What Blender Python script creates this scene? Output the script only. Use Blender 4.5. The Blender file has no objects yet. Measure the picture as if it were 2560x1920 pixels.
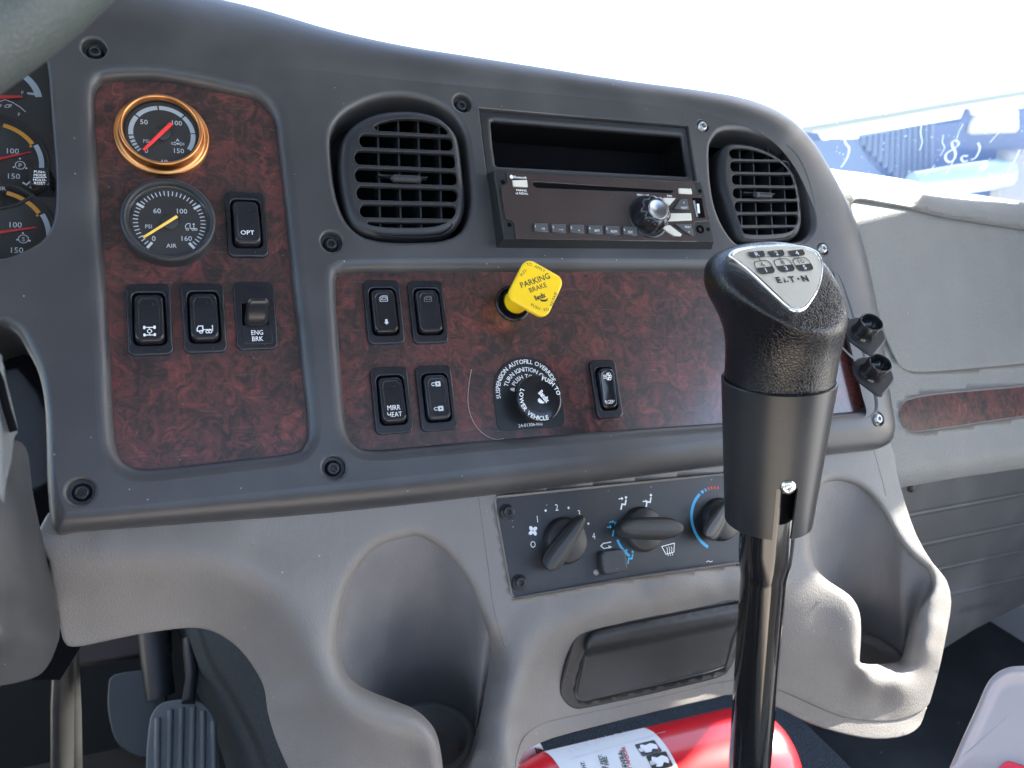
import bpy, math, random
import numpy as np
from mathutils import Vector, Matrix
from mathutils.geometry import tessellate_polygon, delaunay_2d_cdt
random.seed(4)
# ------------------------------------------------------------------ frames
# dash frame, millimetres: X right along the dashboard, Y into it, Z up its face; the face leans back by TH
F, CX, CY = 1923.0, 1280.0, 960.0
def nrm(a): a = np.array(a, float); return a / np.linalg.norm(a)
CU = nrm((4820, -270, 1923)); CV = np.array((1350, 10388, -1923.)); CV = nrm(CV - CU * CV.dot(CU)); CN = np.cross(CU, CV)
def ray(x, y): return np.array(((x - CX) / F, (y - CY) / F, 1.0))
DIST = 558 * CN.dot(ray(1500, 460))
CAM = np.array((0., -DIST, 0.))
def c2d(c): c = np.asarray(c, float); return np.array((c.dot(CU), c.dot(CN), -c.dot(CV))) + CAM
def atz(x, y, z): return c2d(ray(x, y) * z)                # the point a pixel shows at depth z
TH = math.radians(30)
RD = Matrix.Rotation(-TH, 4, 'X')                          # dash frame -> world
HGT = 1.25
def to_world(p): return RD @ Vector((p[0] / 1000, p[1] / 1000, p[2] / 1000)) + Vector((0, 0, HGT))
RDI = np.array(RD.inverted().to_3x3())
def w2d(x, y, z): return RDI @ np.array((x * 1000, y * 1000, (z - HGT) * 1000))   # world metres -> dash mm
UP = RDI @ np.array((0, 0, 1.)); AWAY = RDI @ np.array((0, 1., 0)); RIGHT = np.array((1., 0, 0))

class Pl:
    def __init__(s, o, A, B):
        s.o = np.array(o, float); s.A = nrm(A); B = np.array(B, float); s.B = nrm(B - s.A * s.A.dot(B)); s.N = np.cross(s.A, s.B)
        if s.N.dot(CAM - s.o) < 0: s.N = -s.N
    def pt(s, a, b, w=0.): return s.o + s.A * a + s.B * b + s.N * w
    def at(s, x, y, w=0.):
        r = ray(x, y); d = np.array((r.dot(CU), r.dot(CN), -r.dot(CV)))
        t = (w - (CAM - s.o).dot(s.N)) / d.dot(s.N); return CAM + t * d
    def m(s, x, y, w=0.):
        p = s.at(x, y, w) - s.o; return (float(p.dot(s.A)), float(p.dot(s.B)))
    def sub(s, a, b, w=0., rot=0., tilt=0., yaw=0.):
        c, n = math.cos(rot), math.sin(rot)
        A = s.A * c + s.B * n; B = -s.A * n + s.B * c
        B2 = B * math.cos(tilt) + s.N * math.sin(tilt)
        N2 = np.cross(A, B2); A2 = A * math.cos(yaw) + N2 * math.sin(yaw)
        q = Pl(s.pt(a, b, w), A2, B2); 
        return q
DP = Pl((0, 0, 0), (1, 0, 0), (0, 0, 1))
def zc(ox, oy, k): return lambda x, y: (ox + x * k, oy + y * k)
Z1 = zc(0, 0, .3858); Z2 = zc(200, 160, .4823); Z3 = zc(800, 200, .3014); Z4 = zc(1180, 240, .2893)
Z5 = zc(1700, 180, .3888); Z6 = zc(860, 620, .3135); Z7 = zc(1400, 580, .4823); Z8 = zc(1180, 1160, .3255)
ZA = zc(0, 880, .3737); ZB = zc(0, 1400, .3436); ZC = zc(700, 1280, .3859); ZD = zc(1240, 1440, .3617)
ZE = zc(1860, 1100, .4943); ZF = zc(2000, 860, .3256); ZG = zc(2300, 1500, .2532); ZH = zc(1100, 1600, .2712); ZI = zc(1960, 180, .2712)
# ------------------------------------------------------------------ camera, sky, sun, exposure
sc = bpy.context.scene
COL = sc.collection
cam = bpy.data.cameras.new('camera'); cam_o = bpy.data.objects.new('camera', cam); COL.objects.link(cam_o); sc.camera = cam_o
cam.sensor_width = 36; cam.lens = 36 * F / 2560; cam.clip_start = .01; cam.clip_end = 3000
cr, cu, cb = (Vector(c2d(v) - CAM) for v in ((1, 0, 0), (0, -1, 0), (0, 0, -1)))
rot = (RD.to_3x3() @ Matrix((cr, cu, cb)).transposed()).to_4x4()
cam_o.matrix_world = Matrix.Translation(to_world(CAM)) @ rot
cam.dof.use_dof = True; cam.dof.focus_distance = .50; cam.dof.aperture_fstop = 12
SUN_EL, SUN_AZ = math.radians(38), math.radians(90)        # azimuth measured from +Y (truck front) towards +X (right)
world = bpy.data.worlds.new('World'); sc.world = world; world.use_nodes = True
nt = world.node_tree; bgn = nt.nodes['Background']; sky = nt.nodes.new('ShaderNodeTexSky'); sky.sky_type = 'NISHITA'
sky.sun_disc = False; sky.sun_elevation = SUN_EL; sky.sun_rotation = SUN_AZ; sky.dust_density = 1.5; sky.air_density = 1.0
nt.links.new(sky.outputs[0], bgn.inputs[0]); bgn.inputs[1].default_value = .10
sun = bpy.data.lights.new('sun', 'SUN'); sun.energy = 5.0; sun.angle = math.radians(.5); sun.color = (1, .93, .82)
sun_o = bpy.data.objects.new('sun', sun); COL.objects.link(sun_o)
sdir = Vector((math.cos(SUN_EL) * math.sin(SUN_AZ), math.cos(SUN_EL) * math.cos(SUN_AZ), math.sin(SUN_EL)))
sun_o.rotation_euler = sdir.to_track_quat('Z', 'Y').to_euler()
SUND = RDI @ np.array(sdir)                                # towards the sun, dash frame
vs = sc.view_settings; vs.view_transform = 'Standard'; vs.look = 'None'; vs.gamma = 1; vs.use_curve_mapping = False; vs.exposure = 3.08
sc.cycles.max_bounces = 8; sc.cycles.transparent_max_bounces = 12; sc.cycles.use_denoising = True
sc.cycles.sample_clamp_indirect = 8
# ------------------------------------------------------------------ mesh building
class MB:
    def __init__(s): s.v = []; s.f = []; s.sm = []
    def add(s, V, Fs, smooth=True):
        k = len(s.v); s.v.extend([tuple(p) for p in V]); s.f.extend([tuple(i + k for i in f) for f in Fs]); s.sm.extend([smooth] * len(Fs)); return s
    def rings(s, R, closed=True, smooth=True, cap0=False, cap1=False):
        n = len(R[0]); V = [p for r in R for p in r]; Fs = []
        for i in range(len(R) - 1):
            for j in range(n if closed else n - 1):
                a, b = i * n + j, i * n + (j + 1) % n; Fs.append((a, b, b + n, a + n))
        s.add(V, Fs, smooth)
        if cap0: s.add(list(R[0])[::-1], [tuple(range(n))], False)
        if cap1: s.add(list(R[-1]), [tuple(range(n))], False)
        return s
def arr(poly): return [np.array(p, float) for p in poly]
def area(p): return .5 * sum(p[i][0] * p[(i + 1) % len(p)][1] - p[(i + 1) % len(p)][0] * p[i][1] for i in range(len(p)))
def ccw(p): p = [tuple(q) for q in p]; return p if area(p) > 0 else p[::-1]
def offset(p, d):
    n = len(p); out = []
    for i in range(n):
        a, b, c = np.array(p[i - 1]), np.array(p[i]), np.array(p[(i + 1) % n])
        e1 = b - a; e2 = c - b; l1 = np.linalg.norm(e1) or 1; l2 = np.linalg.norm(e2) or 1
        n1 = np.array((e1[1], -e1[0])) / l1; n2 = np.array((e2[1], -e2[0])) / l2
        m = n1 + n2; L = m.dot(m); m = m / max(L, .6) * 2 if L > 1e-6 else n1
        dd = d[i] if hasattr(d, '__len__') else d
        out.append(tuple(b + m * dd))
    return out
def rr(cx, cz, sx, sz, r, n=5):
    out = []
    for q, (gx, gz) in enumerate(((1, 1), (-1, 1), (-1, -1), (1, -1))):
        for k in range(n + 1):
            a = math.pi / 2 * (q + k / n); out.append((cx + gx * (sx / 2 - r) + r * math.cos(a), cz + gz * (sz / 2 - r) + r * math.sin(a)))
    return out
def circ(cx, cz, r, n=32, ry=None): return [(cx + r * math.cos(2 * math.pi * k / n), cz + (ry or r) * math.sin(2 * math.pi * k / n)) for k in range(n)]
def cat(P, n=6, closed=True):
    P = arr(P); N = len(P); out = []
    for i in range(N if closed else N - 1):
        if closed: a, b, c, d = P[i - 1], P[i], P[(i + 1) % N], P[(i + 2) % N]
        else: a, b, c, d = P[max(i - 1, 0)], P[i], P[i + 1], P[min(i + 2, N - 1)]
        for k in range(n):
            t = k / n; out.append(.5 * ((2 * b) + (c - a) * t + (2 * a - 5 * b + 4 * c - d) * t * t + (3 * b - a - 3 * c + d) * t ** 3))
    if not closed: out.append(P[-1])
    return out
def resamp(P, step, closed=True):
    P = arr(P); Q = P + [P[0]] if closed else P
    L = [0]; 
    for i in range(1, len(Q)): L.append(L[-1] + np.linalg.norm(Q[i] - Q[i - 1]))
    n = max(3, int(L[-1] / step)); out = []
    T = np.linspace(0, L[-1], n + 1)[: n if closed else n + 1]
    A = np.array(Q)
    return [np.array([np.interp(t, L, A[:, k]) for k in range(A.shape[1])]) for t in T]
def fill(mb, pl, outer, holes, w, flat=True):
    loops = [outer] + list(holes); P = [p for l in loops for p in l]
    if holes:
        ed = []; k = 0
        for l in loops: ed += [(k + i, k + (i + 1) % len(l)) for i in range(len(l))]; k += len(l)
        vo, eo, fo, ov, oe, of = delaunay_2d_cdt([Vector((p[0], p[1])) for p in P], ed, [], 0, 1e-5)
        Q = np.array([tuple(v) for v in vo]); T = np.array([f for f in fo if len(f) == 3]); ct = Q[T].mean(1); m = inpoly(ct[:, 0], ct[:, 1], outer)
        for h in holes: m &= ~inpoly(ct[:, 0], ct[:, 1], h)
        mb.add([pl.pt(p[0], p[1], w) for p in Q], [tuple(int(i) for i in f) for f in T[m]], not flat); return
    tris = tessellate_polygon([[Vector((p[0], p[1], 0)) for p in l] for l in loops])
    mb.add([pl.pt(p[0], p[1], w) for p in P], [t for t in tris], not flat)
def roll(mb, pl, loop, w, R, depth, sgn, seg=4, Rw=None):
    """edge of a plate: loop is the finished outline, sgn +1 outer edge / -1 hole edge; front face ends R inside the outline"""
    Rw = R if Rw is None else Rw; rings = []
    for k in range(seg + 1):
        a = math.pi / 2 * k / seg; o = -R * (1 - math.sin(a)) * sgn
        rings.append([pl.pt(p[0], p[1], w - Rw * (1 - math.cos(a))) for p in offset(loop, o)])
    rings.append([pl.pt(p[0], p[1], w - depth) for p in loop])
    mb.rings(rings)
def plate(mb, pl, outer, holes, w, bev, depth, hb=None):
    outer = ccw(outer); holes = [ccw(h) for h in holes]; hb = bev if hb is None else hb
    fill(mb, pl, offset(outer, -bev), [offset(h, hb) for h in holes], w)
    roll(mb, pl, outer, w, bev, depth, 1)
    for h in holes: roll(mb, pl, h, w, hb, depth, -1)
def domed(mb, pl, poly, prof, w0=0., cap=True, smooth=True):
    """rings of the outline scaled about its centre: prof = [(scale, w)], outside first"""
    c = np.mean(arr(poly), axis=0); poly = ccw(poly)
    R = [[pl.pt(*(c + (np.array(p) - c) * s), w0 + h) for p in poly] for s, h in prof]
    mb.rings(R, smooth=smooth)
    if cap: mb.add(list(R[-1]) + [np.mean(R[-1], axis=0)], [(i, (i + 1) % len(poly), len(poly)) for i in range(len(poly))], smooth)
def lathe(mb, pl, c, prof, seg=40, cap=True):
    """prof = [(r, w)]"""
    R = [[pl.pt(c[0] + r * math.cos(2 * math.pi * k / seg), c[1] + r * math.sin(2 * math.pi * k / seg), w) for k in range(seg)] for r, w in prof]
    mb.rings(R)
    if cap: mb.add(R[-1], [tuple(range(seg))], False)
def tube(mb, pts, rad, seg=12, caps=True):
    P = arr(pts); n = len(P); rad = rad if hasattr(rad, '__len__') else [rad] * n; R = []; ref = None
    for i in range(n):
        t = nrm(P[min(i + 1, n - 1)] - P[max(i - 1, 0)])
        if ref is None: ref = nrm(np.cross(t, (0.3, .5, .81)))
        ref = nrm(ref - t * t.dot(ref)); b = np.cross(t, ref)
        R.append([P[i] + rad[i] * (ref * math.cos(2 * math.pi * k / seg) + b * math.sin(2 * math.pi * k / seg)) for k in range(seg)])
    mb.rings(R, cap0=caps, cap1=caps)
def box(mb, pl, a0, a1, b0, b1, w0, w1, bev=0.):
    bev = min(bev, (a1 - a0) / 2.2, (b1 - b0) / 2.2)
    plate(mb, pl, [(a0, b0), (a1, b0), (a1, b1), (a0, b1)], [], w1, bev, w1 - w0)
def stroke(mb, pl, pts, wd, w, closed=False):
    P = arr(pts)
    if closed: P = P + [P[0]]
    for i in range(len(P) - 1):
        d = P[i + 1] - P[i]; L = np.linalg.norm(d)
        if L < 1e-6: continue
        d /= L; e = np.array((-d[1], d[0])) * wd / 2; x = d * wd * .3
        a, b = P[i] - x, P[i + 1] + x; ww = w + .004 * i
        mb.add([pl.pt(*(a - e), ww), pl.pt(*(b - e), ww), pl.pt(*(b + e), ww), pl.pt(*(a + e), ww)], [(0, 1, 2, 3)], False)
def shape(mb, pl, poly, w, holes=()): fill(mb, pl, ccw(poly), [ccw(h) for h in holes], w)
_tc = {}
def glyphs(s, bold=0.):
    if (s, bold) not in _tc:
        cu = bpy.data.curves.new('t', 'FONT'); cu.body = s; cu.size = 1; cu.resolution_u = 2; cu.offset = bold
        ob = bpy.data.objects.new('t', cu); me = bpy.data.meshes.new_from_object(ob)
        V = [tuple(v.co) for v in me.vertices]; Fs = [tuple(p.vertices) for p in me.polygons]
        bpy.data.objects.remove(ob); bpy.data.curves.remove(cu); bpy.data.meshes.remove(me)
        _tc[(s, bold)] = (V, Fs)
    return _tc[(s, bold)]
def txt(mb, pl, s, a, b, size, w, rot=0., sx=1., bold=.0, align='C'):
    V, Fs = glyphs(s, bold)
    if not V: return
    xs = [v[0] for v in V]; ys = [v[1] for v in V]
    ox = {'C': (min(xs) + max(xs)) / 2, 'L': min(xs), 'R': max(xs)}[align]; oy = .36
    c, n = math.cos(rot), math.sin(rot)
    mb.add([pl.pt(a + ((v[0] - ox) * sx * c - (v[1] - oy) * n) * size, b + ((v[0] - ox) * sx * n + (v[1] - oy) * c) * size, w) for v in V], Fs, False)
def adv(ch):
    if ch == ' ': return .32
    V, _ = glyphs(ch, .0); xs = [v[0] for v in V]; return max(xs) - min(xs) + .09
def arctxt(mb, pl, s, c, r, a0, size, w, inward=False, bold=.0, sp=1.):
    """a0: angle where the text starts; clockwise with tops outward, or anticlockwise with tops inward"""
    a = a0
    for ch in s:
        d = adv(ch) * size * sp / r; am = a - d / 2 if not inward else a + d / 2
        if ch != ' ': txt(mb, pl, ch, c[0] + r * math.cos(am), c[1] + r * math.sin(am), size, w, rot=am - math.pi / 2 if not inward else am + math.pi / 2, bold=bold)
        a = a - d if not inward else a + d
def inpoly(X, Y, poly):
    P = np.array(poly); r = np.zeros(X.shape, bool); j = len(P) - 1
    for i in range(len(P)):
        xi, yi, xj, yj = P[i, 0], P[i, 1], P[j, 0], P[j, 1]
        with np.errstate(divide='ignore', invalid='ignore'):
            m = ((yi > Y) != (yj > Y)) & (X < (xj - xi) * (Y - yi) / (yj - yi + 1e-12) + xi)
        r ^= m; j = i
    return r
SMT = True
class RBF:
    def __init__(s, pts, c=22., lam=4.):
        P = np.array(pts, float); s.P = P[:, :2]; s.c = c; n = len(P)
        D = np.sqrt(((s.P[:, None] - s.P[None]) ** 2).sum(-1) + c * c)
        A = np.zeros((n + 3, n + 3)); A[:n, :n] = -D + lam * np.eye(n); A[:n, n] = 1; A[n, :n] = 1
        A[:n, n + 1:] = s.P / 500; A[n + 1:, :n] = s.P.T / 500
        s.k = np.linalg.solve(A, np.concatenate([P[:, 2], [0, 0, 0]]))
    def __call__(s, x, y):
        X = np.atleast_1d(np.asarray(x, float)); Y = np.atleast_1d(np.asarray(y, float)); n = len(s.P)
        D = np.sqrt((X[:, None] - s.P[None, :, 0]) ** 2 + (Y[:, None] - s.P[None, :, 1]) ** 2 + s.c ** 2)
        return -D @ s.k[:n] + s.k[n] + X / 500 * s.k[n + 1] + Y / 500 * s.k[n + 2]
def skin(mb, pl, outer, holes, wf, step=12, R=2.5, depth=8, Rh=None, fil=()):
    R_o = R
    """a moulded shell: outlines traced on the shell, relief wf; its edges roll over with radius R and return by depth"""
    loops = [[tuple(p) for p in resamp(ccw(l), step * .8)] for l in [outer] + list(holes)]
    B = [p for l in loops for p in l]; edges = []; k = 0
    for l in loops:
        edges += [(k + i, k + (i + 1) % len(l)) for i in range(len(l))]; k += len(l)
    A = np.array(loops[0]); x0, y0 = A.min(0); x1, y1 = A.max(0)
    gx, gy = np.meshgrid(np.arange(x0, x1, step), np.arange(y0, y1, step)); gx = gx + (np.arange(gx.shape[0])[:, None] % 2) * step / 2
    gx, gy = gx.ravel(), gy.ravel(); m = inpoly(gx, gy, loops[0])
    for h in loops[1:]: m &= ~inpoly(gx, gy, h)
    gx, gy = gx[m], gy[m]; Bn = np.array(B)
    dmin = np.array([np.min((Bn[:, 0] - a) ** 2 + (Bn[:, 1] - b) ** 2) for a, b in zip(gx, gy)]); m = dmin > (step * .55) ** 2; gx, gy = gx[m], gy[m]
    ex = []
    for li, Rp, Rm in fil:
        keep = np.ones(len(gx), bool)
        for f_ in (.06, .16, .3, .48, .7, 1.): ex += [tuple(p) for p in offset(loops[li], Rp * f_)]
        D2 = np.array([np.min((np.array(loops[li])[:, 0] - a) ** 2 + (np.array(loops[li])[:, 1] - b) ** 2) for a, b in zip(gx, gy)]); keep &= D2 > (Rp * 1.12) ** 2; gx, gy = gx[keep], gy[keep]
    if ex:
        E = np.array(ex); k_ = inpoly(E[:, 0], E[:, 1], loops[0])
        for h in loops[1:]: k_ &= ~inpoly(E[:, 0], E[:, 1], h)
        k_ &= np.array([np.min((Bn[:, 0] - a) ** 2 + (Bn[:, 1] - b) ** 2) for a, b in ex]) > 1.; E = E[k_]; gx = np.concatenate([gx, E[:, 0]]); gy = np.concatenate([gy, E[:, 1]])
    P = B + list(zip(gx.tolist(), gy.tolist()))
    vo, eo, fo, ov, oe, of = delaunay_2d_cdt([Vector(p) for p in P], edges, [], 0, 1e-4)
    Q = np.array([tuple(p) for p in vo]); W = np.array(wf(Q[:, 0], Q[:, 1]), float)
    for li, Rp, Rm in fil:
        dd = np.sqrt(np.array([np.min((np.array(loops[li])[:, 0] - a) ** 2 + (np.array(loops[li])[:, 1] - b) ** 2) for a, b in Q])); u = np.clip(1 - dd / Rp, 0, 1); W -= Rm * (1 - np.sqrt(np.clip(1 - u * u * .985, 0, 1)))
    V = [pl.at(q[0], q[1], w) for q, w in zip(Q, W)]
    T = np.array([f for f in fo if len(f) == 3]); ct = Q[T].mean(1); m = inpoly(ct[:, 0], ct[:, 1], loops[0])
    for h in loops[1:]: m &= ~inpoly(ct[:, 0], ct[:, 1], h)
    T = T[m]; VA = np.array(V); NN = np.zeros_like(VA)
    fn = np.cross(VA[T[:, 1]] - VA[T[:, 0]], VA[T[:, 2]] - VA[T[:, 0]])
    if (fn @ pl.N).sum() < 0: T = T[:, ::-1]; fn = -fn
    for j in range(3): np.add.at(NN, T[:, j], fn)
    Fs = [tuple(int(i) for i in t) for t in T]; idx = {}
    for i, o in enumerate(ov):
        for q in o: idx[q] = i
    k = 0; VV = list(V)
    for li, l in enumerate(loops):
        ids = [idx[k + i] for i in range(len(l))]; k += len(l); n = len(ids); prev = ids; R = R_o if li == 0 or Rh is None else Rh[li - 1]
        for a in ([.35, .8, 1.2, 1.571] if R > 0 else []) + [9]:
            new = []
            for i in range(n):
                p = VA[ids[i]]; N = nrm(sum(nrm(NN[ids[(i + j) % n]]) for j in (-4, -3, -2, -1, 0, 1, 2, 3, 4))); tg = VA[ids[(i + 3) % n]] - VA[ids[i - 3]] if SMT else VA[ids[(i + 1) % n]] - VA[ids[i - 1]]
                t2 = Q[ids[(i + 1) % n]] - Q[ids[i - 1]]; e2 = np.array((t2[1], -t2[0])) * (1 if li == 0 else -1); q0 = Q[ids[i]]; e2 = q0 + e2 / (np.linalg.norm(e2) + 1e-9)
                t = np.cross(tg, N); 
                if t.dot(pl.at(e2[0], e2[1]) - pl.at(q0[0], q0[1])) < 0: t = -t
                t = nrm(t)
                if a == 9: q = p + R * t - N * (R + depth)
                else: q = p + R * (math.sin(a) * t - (1 - math.cos(a)) * N)
                VV.append(q); new.append(len(VV) - 1)
            for i in range(n): Fs.append((prev[i], prev[(i + 1) % n], new[(i + 1) % n], new[i]))
            prev = new
    mb.add(VV, Fs, True)
    return [[VA[idx[i]] for i in range(sum(len(x) for x in loops[:q]), sum(len(x) for x in loops[:q + 1]))] for q in range(len(loops))]
# ------------------------------------------------------------------ linking
def obj(name, mb, mat, parent=None, origin=None, label=None):
    o0 = np.array(origin if origin is not None else (parent['o_'] if parent is not None and 'o_' in parent else (0, 0, 0)), float)
    me = bpy.data.meshes.new(name); me.from_pydata([tuple((np.array(v) - o0) / 1000) for v in mb.v], [], mb.f)
    me.polygons.foreach_set('use_smooth', mb.sm)
    mats = mat if isinstance(mat, (list, tuple)) else [mat]
    for m in mats: me.materials.append(m)
    me.update(); ob = bpy.data.objects.new(name, me); COL.objects.link(ob)
    ob['o_'] = [float(x) for x in o0]
    if parent is not None: ob.parent = parent
    else: ob.matrix_world = Matrix.Translation(to_world(o0)) @ RD
    if label: ob['label'] = label
    return ob
def thing(name, label, cat, origin, group=None):
    o = bpy.data.objects.new(name, None); COL.objects.link(o); o.empty_display_size = .02
    o.matrix_world = Matrix.Translation(to_world(origin)) @ RD
    o['o_'] = [float(x) for x in origin]; o['label'] = label; o['category'] = cat
    if group: o['group'] = group
    return o
def tag(o, label, cat, group=None):
    o['label'] = label; o['category'] = cat
    if group: o['group'] = group
    return o
def struct(name, mb, mat, origin=(0, 0, 0)):
    o = obj(name, mb, mat, None, origin); o['kind'] = 'structure'; return o
# ------------------------------------------------------------------ materials
def M(name, col, rough=.5, metal=0., spec=.5, coat=0., coat_r=.1, emis=None):
    m = bpy.data.materials.new(name); m.use_nodes = True; b = m.node_tree.nodes['Principled BSDF']
    b.inputs['Base Color'].default_value = (*col, 1); b.inputs['Roughness'].default_value = rough; b.inputs['Metallic'].default_value = metal
    b.inputs['Specular IOR Level'].default_value = spec; b.inputs['Coat Weight'].default_value = coat; b.inputs['Coat Roughness'].default_value = coat_r
    return m
def N(m, t, **k):
    n = m.node_tree.nodes.new(t)
    for a, v in k.items():
        if a in n.inputs: n.inputs[a].default_value = v
        else: setattr(n, a, v)
    return n
def L(m, a, b): m.node_tree.links.new(a, b)
def B(m): return m.node_tree.nodes['Principled BSDF']
def coords(m): return N(m, 'ShaderNodeTexCoord').outputs['Object']
def dusty(m, col, amount=.12, speck=900, rough=.5, bump=.15, bscale=1400, vary=.12, dust=(.5, .5, .5)):
    """fine moulded grain, slow tonal drift, pale dust specks and a roughness that wanders"""
    c = coords(m)
    n1 = N(m, 'ShaderNodeTexNoise', Scale=22., Detail=4.); L(m, c, n1.inputs['Vector'])
    r1 = N(m, 'ShaderNodeMapRange'); r1.inputs[1].default_value = .3; r1.inputs[2].default_value = .7; r1.inputs[3].default_value = 1 - vary; r1.inputs[4].default_value = 1 + vary
    L(m, n1.outputs[0], r1.inputs[0])
    mul = N(m, 'ShaderNodeVectorMath', operation='SCALE'); mul.inputs[0].default_value = col; L(m, r1.outputs[0], mul.inputs['Scale'])
    vo = N(m, 'ShaderNodeTexVoronoi', Scale=speck / 3.); L(m, c, vo.inputs['Vector'])
    sp = N(m, 'ShaderNodeMapRange'); sp.inputs[1].default_value = .1; sp.inputs[2].default_value = .05; sp.inputs[3].default_value = 0; sp.inputs[4].default_value = 1
    L(m, vo.outputs['Distance'], sp.inputs[0])
    rnd = N(m, 'ShaderNodeSeparateColor'); L(m, vo.outputs['Color'], rnd.inputs[0])
    th = N(m, 'ShaderNodeMath', operation='GREATER_THAN'); L(m, rnd.outputs[0], th.inputs[0]); th.inputs[1].default_value = .93
    mm = N(m, 'ShaderNodeMath', operation='MULTIPLY'); L(m, sp.outputs[0], mm.inputs[0]); L(m, th.outputs[0], mm.inputs[1])
    n3 = N(m, 'ShaderNodeTexNoise', Scale=9., Detail=6.); L(m, c, n3.inputs['Vector'])
    hz = N(m, 'ShaderNodeMapRange'); hz.inputs[1].default_value = .45; hz.inputs[2].default_value = .8; hz.inputs[3].default_value = 0; hz.inputs[4].default_value = amount
    L(m, n3.outputs[0], hz.inputs[0])
    ad = N(m, 'ShaderNodeMath', operation='MAXIMUM'); L(m, mm.outputs[0], ad.inputs[0]); L(m, hz.outputs[0], ad.inputs[1])
    mx = N(m, 'ShaderNodeMix', data_type='RGBA'); L(m, ad.outputs[0], mx.inputs['Factor']); L(m, mul.outputs[0], mx.inputs[6]); mx.inputs[7].default_value = (*dust, 1)
    L(m, mx.outputs[2], B(m).inputs['Base Color'])
    rr_ = N(m, 'ShaderNodeMapRange'); rr_.inputs[3].default_value = rough - .08; rr_.inputs[4].default_value = rough + .12; L(m, n3.outputs[0], rr_.inputs[0]); L(m, rr_.outputs[0], B(m).inputs['Roughness'])
    if bump:
        nb = N(m, 'ShaderNodeTexNoise', Scale=float(bscale), Detail=2.); L(m, c, nb.inputs['Vector'])
        bp = N(m, 'ShaderNodeBump'); bp.inputs['Strength'].default_value = bump; bp.inputs['Distance'].default_value = .0003; L(m, nb.outputs[0], bp.inputs['Height']); L(m, bp.outputs[0], B(m).inputs['Normal'])
    return m
def leather(m, scale, strength, dist, stretch=(1, 1, 1)):
    c = coords(m); mp = N(m, 'ShaderNodeMapping'); mp.inputs['Scale'].default_value = stretch; L(m, c, mp.inputs[0])
    w = N(m, 'ShaderNodeTexNoise', Scale=scale * .6, Detail=3.); L(m, mp.outputs[0], w.inputs['Vector'])
    dv = N(m, 'ShaderNodeVectorMath', operation='MULTIPLY_ADD'); L(m, w.outputs['Color'], dv.inputs[0]); dv.inputs[1].default_value = (.9 / scale,) * 3; L(m, mp.outputs[0], dv.inputs[2])
    v = N(m, 'ShaderNodeTexVoronoi', Scale=float(scale)); v.feature = 'DISTANCE_TO_EDGE'; L(m, dv.outputs[0], v.inputs['Vector'])
    r = N(m, 'ShaderNodeMapRange'); r.inputs[1].default_value = 0; r.inputs[2].default_value = .18; L(m, v.outputs['Distance'], r.inputs[0])
    f = N(m, 'ShaderNodeTexNoise', Scale=scale * 3., Detail=3.); L(m, c, f.inputs['Vector'])
    a = N(m, 'ShaderNodeMath', operation='MULTIPLY_ADD'); L(m, f.outputs[0], a.inputs[0]); a.inputs[1].default_value = .35; L(m, r.outputs[0], a.inputs[2])
    bp = N(m, 'ShaderNodeBump'); bp.inputs['Strength'].default_value = strength; bp.inputs['Distance'].default_value = dist; L(m, a.outputs[0], bp.inputs['Height']); L(m, bp.outputs[0], B(m).inputs['Normal'])
    return m
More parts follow.
